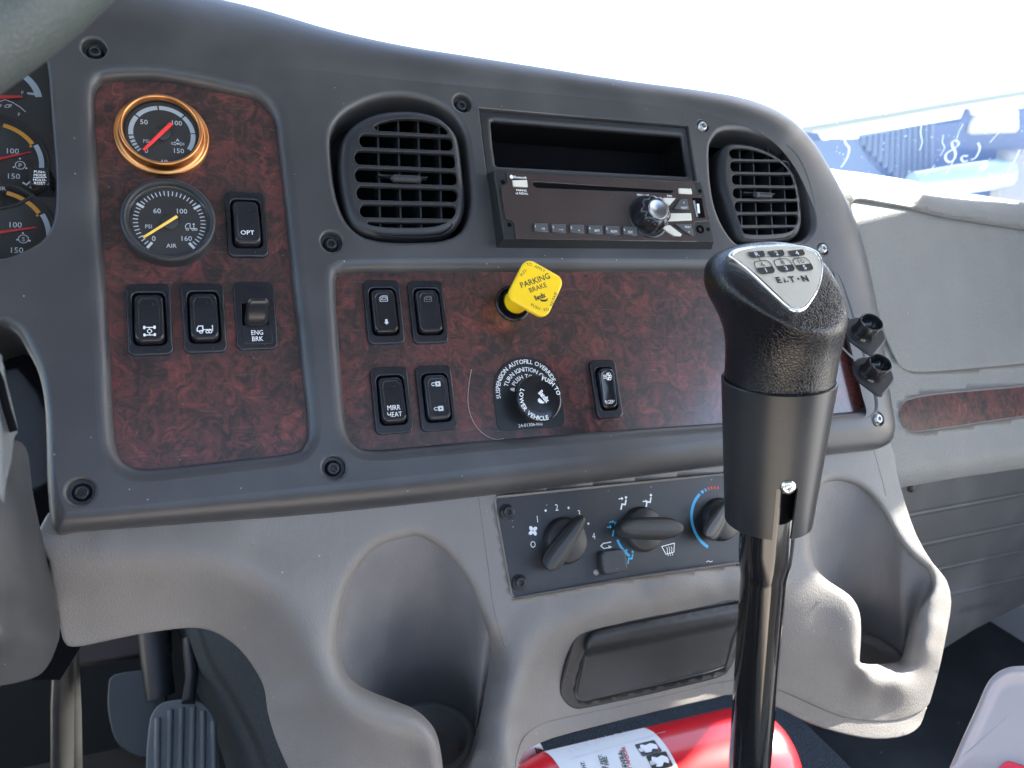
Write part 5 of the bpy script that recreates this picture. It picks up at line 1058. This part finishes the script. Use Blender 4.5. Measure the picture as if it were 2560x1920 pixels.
sc_t = thing('steering_column_cover', 'grey plastic steering column cover along the lower left edge', 'column cover', P.at(20, 1400, 40))
WS2 = RBF([(-100,1100,58),(30,1112,52),(60,1130,40),(45,1250,52),(-100,1400,58),(50,1380,48),(66,1300,34),(90,1320,5),(110,1400,-14),(140,1500,-24),(60,1480,34),(75,1520,16),(100,1560,8),(120,1600,4),(145,1580,-16),(60,1640,20),(20,1600,44),(0,1500,54),(0,1690,20),(-100,1720,20),(100,1680,0),(82,1240,10),(-60,1560,52)], 60, 0)
t = MB(); skin(t, P, sm([(-100,1060),(28,1108),(56,1114),(70,1140),(80,1220),(98,1310),(118,1400),(150,1548),(138,1623),(113,1671),(82,1692),(0,1712),(-100,1730)]), [], WS2, 10, 3, 14); obj('shell', t, colm, sc_t)
st = thing('column_stalk', 'light grey column end piece with a dark seam at the left edge', 'stalk', P.at(0, 1080, 70))
t = MB(); skin(t, P, [(-120,780),(-20,880),(2,918),(22,985),(41,1066),(42,1078),(33,1090),(26,1150),(14,1200),(0,1250),(-60,1320),(-120,1340)], [], lambda x, y: 78 - np.maximum(x, 0) * .2, 10, 2, 8); obj('shell', t, M('stalk_grey', (.10, .11, .115), .45), st)
t = MB(); tube(t, [P.at(x, y, w) for x, y, w in ((-20, 905, 82), (0, 955, 81), (16, 1020, 79), (34, 1078, 76))], 1.6, 8); obj('seam', t, void, st)
# dark sheet standing in for the unlit void behind the fascia and above the pedals
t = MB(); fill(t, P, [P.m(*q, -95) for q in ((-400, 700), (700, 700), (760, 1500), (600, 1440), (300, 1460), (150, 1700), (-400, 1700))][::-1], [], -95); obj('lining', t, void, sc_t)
t = MB(); skin(t, P, sm([(20,930),(70,960),(105,1020),(116,1080),(120,1200),(20,1200)]), [], lambda x, y: x * 0 - 40, 14, 2, 4); obj('inner_cover', t, blk2, sc_t)
# ------------------------------------------------------------------ steel rail, pedals
rl = thing('metal_bracket', 'upright scuffed steel bracket left of the pedals', 'bracket', atz(160, 1940, 660)); 
brk = dusty(M('bracket_steel', (.35, .35, .34), .35, .6), (.05, .05, .05), .10, 400, .34, .3, 300, vary=.3)
t = MB(); tube(t, [atz(*q) for q in ((170, 1440, 640), (158, 1580, 650), (156, 1760, 655), (156, 2000, 665))], [4, 7, 9, 9], 18); obj('front_tube', t, brk, rl)
t = MB(); tube(t, [atz(*q) for q in ((168, 1500, 648), (180, 1620, 658), (186, 1780, 664), (190, 2000, 674))], [4, 5, 5.5, 5.5], 14); obj('rear_tube', t, brk, rl)
PA = Pl(atz(460, 1850, 800), nrm(RIGHT + AWAY * .1), nrm(UP * .72 + AWAY * .66))
ac = thing('accelerator_pedal', 'grey ribbed accelerator pedal seen through the knee opening', 'pedal', atz(460, 1990, 800))
ol = cat([PA.m(*ZB(*q)) for q in ((1062,1700),(1062,1513),(1070,1350),(1085,1200),(1110,1110),(1180,1040),(1300,1015),(1410,1017),(1480,1050),(1555,1140),(1580,1300),(1600,1513),(1620,1700))], 3)
padm = dusty(M('pedal_rubber', (.09, .10, .11), .5), (.085, .10, .11), .15, 500, .5, .3, 900)
t = MB(); plate(t, PA, ol, [], 0, 1.5, 8); obj('pad', t, padm, ac)
for x0, x1, y0 in ((1125,1120,1110),(1218,1205,1050),(1300,1288,1035),(1382,1368,1030),(1455,1452,1060),(1530,1540,1130)):
    t = MB(); tube(t, [PA.pt(*PA.m(*ZB(x0 + 22 + (x1 - x0) * u, y0 + 40 + (1680 - y0) * u)), .3) for u in np.linspace(0, 1, 5)], 3.2, 10); obj('rib', t, padm, ac)
t = MB(); a = atz(470, 1760, 815); tube(t, [a, atz(480, 1690, 850), atz(470, 1600, 880)], 7, 10); obj('arm', t, blk2, ac)
br = thing('brake_pedal', 'dark brake pedal deep in the footwell left of the ribbed pedal', 'pedal', atz(330, 1860, 850)); PBk = Pl(atz(330, 1780, 850), nrm(RIGHT), nrm(UP * .75 + AWAY * .62))
t = MB(); plate(t, PBk, cat([PBk.m(*ZB(*q)) for q in ((825,835),(1090,800),(1200,850),(1200,1300),(1060,1440),(910,1380),(830,1290),(785,1100),(785,950))], 3), [], 0, 2, 12); obj('pad', t, M('brake_rubber', (.025, .035, .04), .5), br)
t = MB(); box(t, PBk, -62, 40, 60, 190, -60, -20, 4); obj('bracket_box', t, M('brown_black', (.02, .016, .017), .7), br)
t = MB(); tube(t, [atz(400, 1740, 870), atz(380, 1560, 880), atz(375, 1450, 900)], 16, 12); obj('arm', t, blk2, br)
# footwell: side of the engine tunnel in carpet, firewall, floor
fz = -.86 + to_world(CAM).z
def W(p): return w2d(*p)
cz = to_world(CAM); 
t = MB(); V = [w2d(-1.0, -1.3, fz), w2d(1.5, -1.3, fz), w2d(1.5, .75, fz), w2d(-1.0, .75, fz)]; t.add(V, [(0, 1, 2, 3)], False); struct('floor', t, mat_)
t = MB(); V = [w2d(-1.0, .62, fz), w2d(1.5, .62, fz), w2d(1.5, .62, fz + .72), w2d(-1.0, .62, fz + .72)]; t.add(V, [(0, 1, 2, 3)], False); struct('firewall', t, M('firewall_dark', (.008, .012, .016), .9))
t = MB(); q = [(560,1560,700),(620,1600,690),(700,1700,680),(760,1830,668),(800,2000,660),(480,1500,820),(520,1640,800),(590,1760,780),(650,1880,760),(690,2040,740),(420,1480,940),(480,1700,910),(560,1900,880),(600,2080,860)]
rows = [[atz(*p) for p in cat(q[0:5], 5, False)], [atz(*p) for p in cat(q[5:10], 5, False)], [atz(*p) for p in cat([q[10], q[11], q[11], q[12], q[13]], 5, False)]]
t.rings([[a * (1 - u) + b * u for a, b in zip(rows[k], rows[k + 1])] for k in range(2) for u in np.linspace(0, 1, 8)], closed=False); tag(obj('tunnel_side_carpet', t, carpet, None, atz(650, 1880, 760)), 'dark blue carpet lining right of the pedals', 'carpet')
# carpeted tunnel top under the console
zt = to_world(atz(1680, 1975, 705)).z - .058
t = MB(); V = [w2d(.10, -.4, zt), w2d(.62, -.4, zt), w2d(.62, .30, zt), w2d(.10, .30, zt), w2d(.10, .42, zt + .35), w2d(.62, .42, zt + .35), w2d(.10, -.4, fz), w2d(.62, -.4, fz), w2d(.62, .3, fz), w2d(.10, .3, fz), w2d(.62, .42, fz), w2d(.10, .42, fz), w2d(.10, .64, zt + .35), w2d(.62, .64, zt + .35), w2d(.10, .64, fz), w2d(.62, .64, fz)]
t.add(V, [(0, 1, 2, 3), (3, 2, 5, 4), (6, 7, 1, 0), (7, 8, 2, 1), (8, 10, 5, 2), (6, 0, 3, 9), (9, 3, 4, 11), (4, 5, 13, 12), (11, 4, 12, 14), (5, 10, 15, 13)], False); struct('engine_tunnel', t, carpet)  # forward block added to keep sun off the footwell floor
# ------------------------------------------------------------------ fire extinguisher lying on the tunnel
best = None
E0 = atz(1700, 1968, 705)
for al in np.linspace(-1.2, 1.2, 240):
    h = RIGHT * math.cos(al) + AWAY * math.sin(al); a, b = proj(E0), proj(E0 + h * 60); s = math.atan2(b[1] - a[1], b[0] - a[0]); e = abs(s - math.atan2(-112, 413))
    if best is None or e < best[0]: best = (e, h)
ed = best[1]; eu = UP; es = np.cross(ed, eu); es = es if es.dot(AWAY) < 0 else -es
def ep(s, a, r=55.): return E0 + ed * s + (eu * math.sin(a) + es * math.cos(a)) * r       # a = 90 deg on top, 0 towards the driver
def sof(x):   # axis station whose top line projects at pixel column x
    return min(np.linspace(-200, 200, 801), key=lambda s: abs(proj(ep(s, R_(98)))[0] - x))
s_lab, s_l0, s_end = sof(1650), sof(1400), sof(1935) - 4
fe = thing('fire_extinguisher', 'red fire extinguisher lying on carpet below the console, sunlit', 'fire extinguisher', E0 - eu * 55)
t = MB(); R = []
for s, r in ((s_l0 - 52, 14), (s_l0 - 50, 22), (s_l0 - 40, 36), (s_l0 - 24, 49), (s_l0 - 8, 54), (s_l0, 55), (s_end - 30, 55), (s_end - 12, 54), (s_end, 50), (s_end + 8, 42), (s_end + 13, 30), (s_end + 16, 14), (s_end + 16.5, 1)): R.append([ep(s, a, r) for a in np.linspace(0, 2 * math.pi, 65)[:-1]])
t.rings(R, cap0=True, cap1=True); obj('cylinder', t, red, fe)
t = MB(); R = [[ep(s, a, 55.4) for a in np.linspace(R_(-70), R_(128), 60)] for s in np.linspace(s_l0 - 3, s_lab, 8)]; t.rings(R, closed=False); lb = obj('label', t, paper, fe)
_g = [(proj(ep(s_, R_(a_))), s_, a_) for s_ in np.arange(-170, 60, 3) for a_ in np.arange(30, 128, 3)]
def onlab(x, y):
    px = ZH(x, y); return min(_g, key=lambda q: (q[0][0] - px[0]) ** 2 + (q[0][1] - px[1]) ** 2)[1:]
class Cyl:
    def pt(s, a, b, w=0.): return ep(-b, R_(90) + a / 55., 55.7 + w)
CYL = Cyl(); t = MB(); t2 = MB(); t3 = MB(); t4 = MB()
def ct(t, s, x, y, z, **k):
    st, an = onlab(x, y); txt(t, CYL, s, (an - 90) * math.pi / 180 * 55, -st, z, 0, align='R', rot=-.22, **k)
for tt, s, x, y, z in ((t, 'HOLD UPRIGHT.', 1296, 1128, 5), (t, 'STAND BACK 8 FEET.', 1470, 1066, 5), (t, 'AIM AT BASE OF FIRE.', 1508, 1072, 5), (t, 'SQUEEZE LEVER &', 1642, 1042, 5), (t, 'SWEEP SIDE TO SIDE.', 1662, 1012, 5), (t2, 'ACCIONAR Y APLICAR.', 1690, 982, 5)): ct(tt, s, x, y, z, bold=.02)
for k in range(16):
    st, an = onlab(1240 + k * 36, 1060 - k * 14); a = (an - 90) * math.pi / 180 * 55 + 4; stroke(t4, CYL, [(a, -st), (a + 9 + (k * 37 % 7), -st)], .8, 0)
p0 = onlab(1200, 1110); p1 = onlab(2080, 850); q_ = lambda p: ((p[1] - 90) * math.pi / 180 * 55, -p[0]); stroke(t4, CYL, [q_(p0), q_(p1)], .5, 0)
for x, y in ((1915, 992), (2030, 1125)):
    st, an = onlab(x, y); a = (an - 90) * math.pi / 180 * 55; b = -st; shape(t, CYL, rr(a, b, 14, 20, 1.5, 3), .1)
    bl = cat([(a - 4, b - 7), (a + 1, b - 8), (a + 4, b - 4), (a + 3, b + 1), (a + 5, b + 5), (a + 1, b + 7), (a - 2, b + 4), (a - 4, b + 6), (a - 5, b), (a - 2, b - 3)], 2); shape(t3, CYL, bl, .3); ct(t2, 'PELIGRO', x + 60, y - 40, 2.4)
obj('lettering', t, blackp, lb); obj('red_lettering', t2, redp, lb); obj('pictogram_figures', t3, white, lb); obj('small_print', t4, grayp, lb)
t = MB(); R = [[ep(s, a, r) for a in np.linspace(0, 2 * math.pi, 33)[:-1]] for s, r in ((s_l0 - 78, 12), (s_l0 - 76, 15), (s_l0 - 58, 16), (s_l0 - 50, 22), (s_l0 - 44, 20))]; t.rings(R, cap0=True, cap1=True); obj('valve', t, blk2, fe)
t = MB(); tube(t, [ep(s_l0 - 62, R_(80), 10), ep(s_l0 - 48, R_(85), 40), ep(s_l0 - 30, R_(60), 56)], [9, 8, 5], 14); obj('hose', t, gloss, fe)
# white barcoded bottle beside it
bo = atz(1322, 1905, 690); bt_ = thing('white_bottle', 'white plastic bottle end with small barcode, left of the extinguisher', 'bottle', bo)
PBt = Pl(bo, nrm(RIGHT + UP * .2), nrm(UP)); t = MB(); hull = cat([PBt.m(*ZH(*q)) for q in ((700,1060),(740,1005),(820,980),(900,975),(950,1000),(975,1060),(975,1110),(940,1150),(760,1185),(705,1150))], 3)
domed(t, PBt, hull, [(1, -18), (1, -4), (.97, -1), (.9, .6), (.6, 1.6), (.2, 2)]); obj('body', t, paper, bt_)
t = MB()
for k in range(11): x, y = PBt.m(*ZH(878 + k * 8, 1020 + k * 2), 3); stroke(t, PBt, [(x, y + 3.4), (x + .8, y - 3.4)], (.5, .9, .35)[k % 3], 3)
txt(t, PBt, '0 13700 000', *PBt.m(*ZH(880, 1060), 2.6), 2.6, 3, rot=-.1); obj('barcode', t, blackp, bt_)
# ------------------------------------------------------------------ translucent jug in the lower right corner
jo = atz(2480, 1830, 450); vd_ = nrm(jo - CAM); aj = nrm(RIGHT - vd_ * RIGHT.dot(vd_)); PJ = Pl(jo, aj, np.cross(aj, vd_) if np.cross(aj, vd_).dot(UP) > 0 else -np.cross(aj, vd_)); jg = thing('plastic_jug', 'translucent white plastic jug with red label in the lower right corner', 'jug', atz(2480, 2000, 450))
hull = cat([PJ.m(*ZG(*q)) for q in ((180,1900),(290,1659),(440,1320),(560,1060),(650,850),(715,755),(800,690),(900,655),(1050,645),(1400,660),(1700,760),(1800,1300),(1800,1900))], 4)
t = MB(); domed(t, PJ, hull, [(.97, -70), (1.01, -64), (1.02, -50), (1.02, -12), (1.0, -4), (.96, .5), (.9, 2), (.8, 2.4), (.78, 1.4), (.5, 1.6), (.1, 1.8)]); 
obj('body', t, jugm, jg)
t = MB(); plate(t, PJ, ccw([PJ.m(*ZG(*q), 2.8) for q in ((640,1900),(780,1659),(830,1608),(872,1590),(920,1600),(1200,1700),(1500,1900))]), [], 3.2, .3, 2.2); obj('label', t, M('jug_label', (.75, .02, .06), .4), jg)
# ------------------------------------------------------------------ windscreen with dirt and hand drawn marks
wo = atz(2300, 360, 1150.); PW = Pl(wo, RIGHT, nrm(UP * .72 - AWAY * .69))
ws = thing('windscreen', 'dirty windscreen with white hand drawn marks over the blue truck', 'windscreen', wo)
t = MB(); V = [PW.pt(a, b) for a, b in ((-1500, -260), (900, -260), (900, 900), (-1500, 900))]; t.add(V, [(0, 1, 2, 3)], False)
glw = pane('windscreen_glass', (.93, .96, .97), .03, .02, .13); obj('glass', t, glw, ws)
def wz_(x, y): return PW.m(*ZI(x, y), 1)
def trl(name, col):
    m = bpy.data.materials.new(name); m.use_nodes = True; t_ = m.node_tree; b_ = t_.nodes['Principled BSDF']; b_.inputs['Base Color'].default_value = (*col, 1); b_.inputs['Roughness'].default_value = .7
    a_ = t_.nodes.new('ShaderNodeBsdfTranslucent'); a_.inputs[0].default_value = (*col, 1); x_ = t_.nodes.new('ShaderNodeMixShader'); x_.inputs[0].default_value = .7; t_.links.new(b_.outputs[0], x_.inputs[1]); t_.links.new(a_.outputs[0], x_.inputs[2]); t_.links.new(x_.outputs[0], t_.nodes['Material Output'].inputs[0]); return m
mk = MB()
for pts, w in (([(1600,640),(1575,630),(1550,650),(1555,690),(1580,740),(1570,800),(1525,830),(1490,800),(1500,750),(1560,710),(1600,680),(1610,650)], 5), ([(1690,775),(1650,775),(1635,800),(1655,825),(1690,820)], 4.5), ([(1790,655),(1805,700),(1790,750),(1760,795),(1730,805)], 4), ([(555,610),(570,660),(600,700),(590,770),(560,830),(530,875)], 4), ([(2170,720),(2140,790),(2100,860),(2065,915)], 4), ([(1560,820),(1520,900),(1480,960)], 2.4), ([(2070,470),(2030,530),(1970,570),(1900,650)], 2.4), ([(1270,470),(1260,560),(1275,650),(1250,720)], 1.6), ([(1470,580),(1460,650),(1480,700),(1440,770)], 1.6), ([(1390,860),(1330,930),(1295,955)], 2), ([(1650,480),(1610,560),(1590,620)], 2), ([(1860,465),(1800,500)], 2.4)):
    stroke(mk, PW, [tuple(q) for q in cat([wz_(*p) for p in pts], 4, False)], w * .75, 1)
obj('marks', mk, trl('marker_white', (.95, .96, .98)), ws)
mk = MB(); rs = random.Random(7)
for k in range(150):
    x, y = rs.uniform(450, 2300), rs.uniform(380, 1010); c = wz_(x, y); r = rs.choice((.35, .4, .5, .7, 1.2)); pol = [(c[0] + r * rs.uniform(.6, 1.2) * math.cos(a), c[1] + r * 1.6 * rs.uniform(.6, 1.3) * math.sin(a)) for a in np.linspace(0, 6.28, 8)[:-1]]; shape(mk, PW, pol, 1.2)
obj('splashes', mk, trl('dried_splash', (.85, .9, .95)), ws)
# ------------------------------------------------------------------ blue truck outside, seen through the windscreen
to_ = atz(2300, 400, 3200.); PT = Pl(to_, nrm(RIGHT * .97 + AWAY * -.22), UP)
tk = thing('blue_truck', 'blue truck nose with ribbed grille and white bumper band outside the windscreen', 'truck', PT.pt(0, -600))
tz = lambda *p, w=0: PT.m(*ZI(*p), w)
bluet = M('truck_blue', (.012, .07, .22), .35, coat=.5); bl2 = M('truck_blue_pale', (.08, .14, .26), .5)
hull = [tz(*q) for q in ((100,560),(330,540),(370,630),(560,610),(900,545),(1250,480),(1620,440),(1660,330),(1730,325),(1760,400),(2212,320),(2600,260),(2600,1300),(1000,1300),(300,1100),(100,800))]
t = MB(); plate(t, PT, hull, [], 0, 12, 160); obj('body', t, bluet, tk)
t = MB(); plate(t, PT, [tz(*q, w=8) for q in ((100,640),(700,600),(720,690),(790,820),(870,900),(960,990),(900,1060),(300,1000),(100,900))], [], 8, 6, 12); obj('fender', t, bl2, tk)
for k in range(13):
    x = 740 + k * 52; yt = 585 - (x - 740) * .2; yb = min(1000, 640 + (x - 700) * .95) if x < 1080 else min(1010, 1000 - (x - 1080) * .12)
    t = MB(); a, b = tz(x, yt + 8, w=14), tz(x - 8, yb, w=14); tube(t, [PT.pt(*a, 6), PT.pt(*b, 6)], 13, 10); obj('grille_bar', t, bl2, tk)
t = MB(); plate(t, PT, [tz(*q, w=30) for q in ((330,545),(1000,400),(1640,300),(2212,195),(2700,110),(2700,230),(2212,325),(1770,400),(1740,335),(1665,335),(1625,430),(1060,520),(380,628))], [], 34, 5, 30); obj('bumper_band', t, M('truck_white', (.9, .9, .9), .4), tk)
t = MB(); tube(t, [PT.pt(*tz(x, y, w=60), 60) for x, y in ((170, 530), (480, 478), (940, 400), (1500, 300), (2212, 185), (2700, 100))], 14, 10); obj('trim_rail', t, M('rail_grey', (.20, .24, .22), .5), tk)
t = MB(); plate(t, PT, [tz(*q, w=20) for q in ((1740,450),(1780,400),(2180,360),(2190,520),(2160,560),(1760,580),(1710,560))], [], 14, 10, 14); obj('headlamp', t, M('lamp_grey', (.45, .45, .46), .3), tk)
t = MB(); tube(t, [PT.pt(*tz(x, y, w=120), 120) for x, y in ((1180, 1030), (1600, 990), (2050, 930))], [46, 60, 62], 16); obj('tank', t, M('tank_blue', (.35, .5, .68), .3, .3), tk)
t = MB(); plate(t, PT, [tz(*q, w=160) for q in ((2070,720),(2600,720),(2600,1260),(1995,1170),(2010,1040),(2040,850))], [], 160, 20, 60); obj('mount', t, M('mount_grey', (.22, .23, .25), .5), tk)
# far red and white machine
fo2 = atz(2190, 262, 9000.); PF = Pl(fo2, RIGHT, UP); fr_ = thing('distant_truck', 'faint far red and white truck above the blue one', 'truck', fo2)
t = MB(); fz_ = lambda *p: PF.m(*ZI(*p)); plate(t, PF, [fz_(*q) for q in ((880,250),(930,225),(1130,205),(1000,250),(940,262),(950,300),(880,360),(870,390),(845,380),(850,350),(880,300))], [], 0, 5, 60); obj('boom', t, M('far_red', (.6, .35, .35), .6), fr_)
t = MB(); plate(t, PF, [fz_(*q) for q in ((620,320),(690,280),(810,255),(850,262),(800,330),(720,355),(615,360))], [], 0, 5, 60); obj('cab', t, M('far_grey', (.5, .55, .53), .6), fr_)
# ------------------------------------------------------------------ unseen cab added to shade the dashboard (roof, rear wall, pillars, doors) and the ground outside
cw_ = to_world(CAM); zr = cw_.z + .42
cabm = M('headliner', (.10, .10, .10), .9); 
def wbox(name, x0, x1, y0, y1, z0, z1, mat, lab=None, cat_=None):
    t = MB(); V = [w2d(x, y, z) for z in (z0, z1) for y in (y0, y1) for x in (x0, x1)]; t.add(V, [(0, 2, 3, 1), (4, 5, 7, 6), (0, 1, 5, 4), (2, 6, 7, 3), (0, 4, 6, 2), (1, 3, 7, 5)], False)
    o = obj(name, t, mat, None, w2d((x0 + x1) / 2, (y0 + y1) / 2, z0)); 
    if lab: tag(o, lab, cat_)
    else: o['kind'] = 'structure'
    return o
zr = cw_.z + .85
wbox('ceiling', -1.1, 1.5, -1.5, .30, zr, zr + .06, cabm)  # unseen roof added for shade, front edge extended to keep sun off the fascia
wbox('wall', -1.1, 1.5, -1.56, -1.5, fz, cw_.z + .12, M('rear_wall', (.10, .09, .09), .9))
# unseen sun blocker added on the passenger side; its openings shape the sun patches
pdv = tag(thing('passenger_sun_blocker', 'unseen grey side panel added to block sun, openings shaped for the sun patches', 'door', w2d(1.45, 0, fz)), 'unseen grey side panel added to block sun, openings shaped for the sun patches', 'door')
blocker_m = M('blocker_grey', (.40, .40, .40), .8)  # lightened so the added side panels bounce light inwards
PDr = Pl(w2d(1.45, 0, 0), w2d(0, 1, HGT) , w2d(0, 0, HGT + 1))
W1 = [(-.085, 1.70), (.02, 1.66), (.065, 1.70), (.065, 1.80), (.035, 1.84), (.025, 1.90), (.01, 1.956), (-.02, 2.018), (-.045, 2.03), (-.06, 1.95), (-.08, 1.85)]
W4 = [(-.31, 1.12), (-.14, 1.12), (-.14, 1.62), (-.31, 1.62)]
W2 = [(.13, 2.155), (.15, 2.133), (.183, 2.065), (.2, 2.055), (.235, 1.955), (.275, 1.85), (.34, 1.78), (.34, 2.25), (.185, 2.25), (.15, 2.2)]
t = MB(); k = lambda p: (p[0] * 1000, p[1] * 1000)
plate(t, PDr, [k(p) for p in ((-.34, fz), (.60, fz), (.60, zr), (-.34, zr))], [[k(p) for p in W1], [k(p) for p in W2], [k(p) for p in W4]], 0, 1, 25); obj('panel', t, blocker_m, pdv)
dd = thing('driver_light_blocker', 'unseen grey driver side panel added to darken the footwell', 'door', w2d(-.78, 0, fz)); PD2 = Pl(w2d(-.78, 0, 0), w2d(0, 1, HGT), w2d(0, 0, HGT + 1))  # added side panel, cuts light to the footwell and lower faces
t = MB(); plate(t, PD2, [k(p) for p in ((-1.5, fz), (.62, fz), (.62, zr), (-1.5, zr))], [[k(p) for p in ((-1.2, cw_.z - .12), (.45, cw_.z - .12), (.30, cw_.z + .55), (-1.2, cw_.z + .55))]], 0, 1, 25); obj('panel', t, blocker_m, dd)
# seat cushion added below and behind the camera to bounce warm light
st_ = thing('bounce_seat', 'unseen tan seat cushion added to bounce warm light onto the console', 'seat', w2d(0, -.74, fz)); PS = Pl(w2d(0, -.74, cw_.z - .56), RIGHT, AWAY); PS.N = np.array(UP)
t = MB(); domed(t, PS, rr(-20, 0, 760, 640, 90, 6), [(1, -140), (1.01, -60), (1, -15), (.95, 0), (.8, 8), (.3, 4)]); obj('cushion', t, M('bounce_tan', (.46, .42, .38), .8), st_)
t = MB(); V = [w2d(x, y, -.6) for x, y in ((-60, -60), (60, -60), (60, 60), (-60, 60))]; t.add(V, [(0, 1, 2, 3)], False); struct('ground', t, M('gravel_ground', (.38, .38, .38), .9))
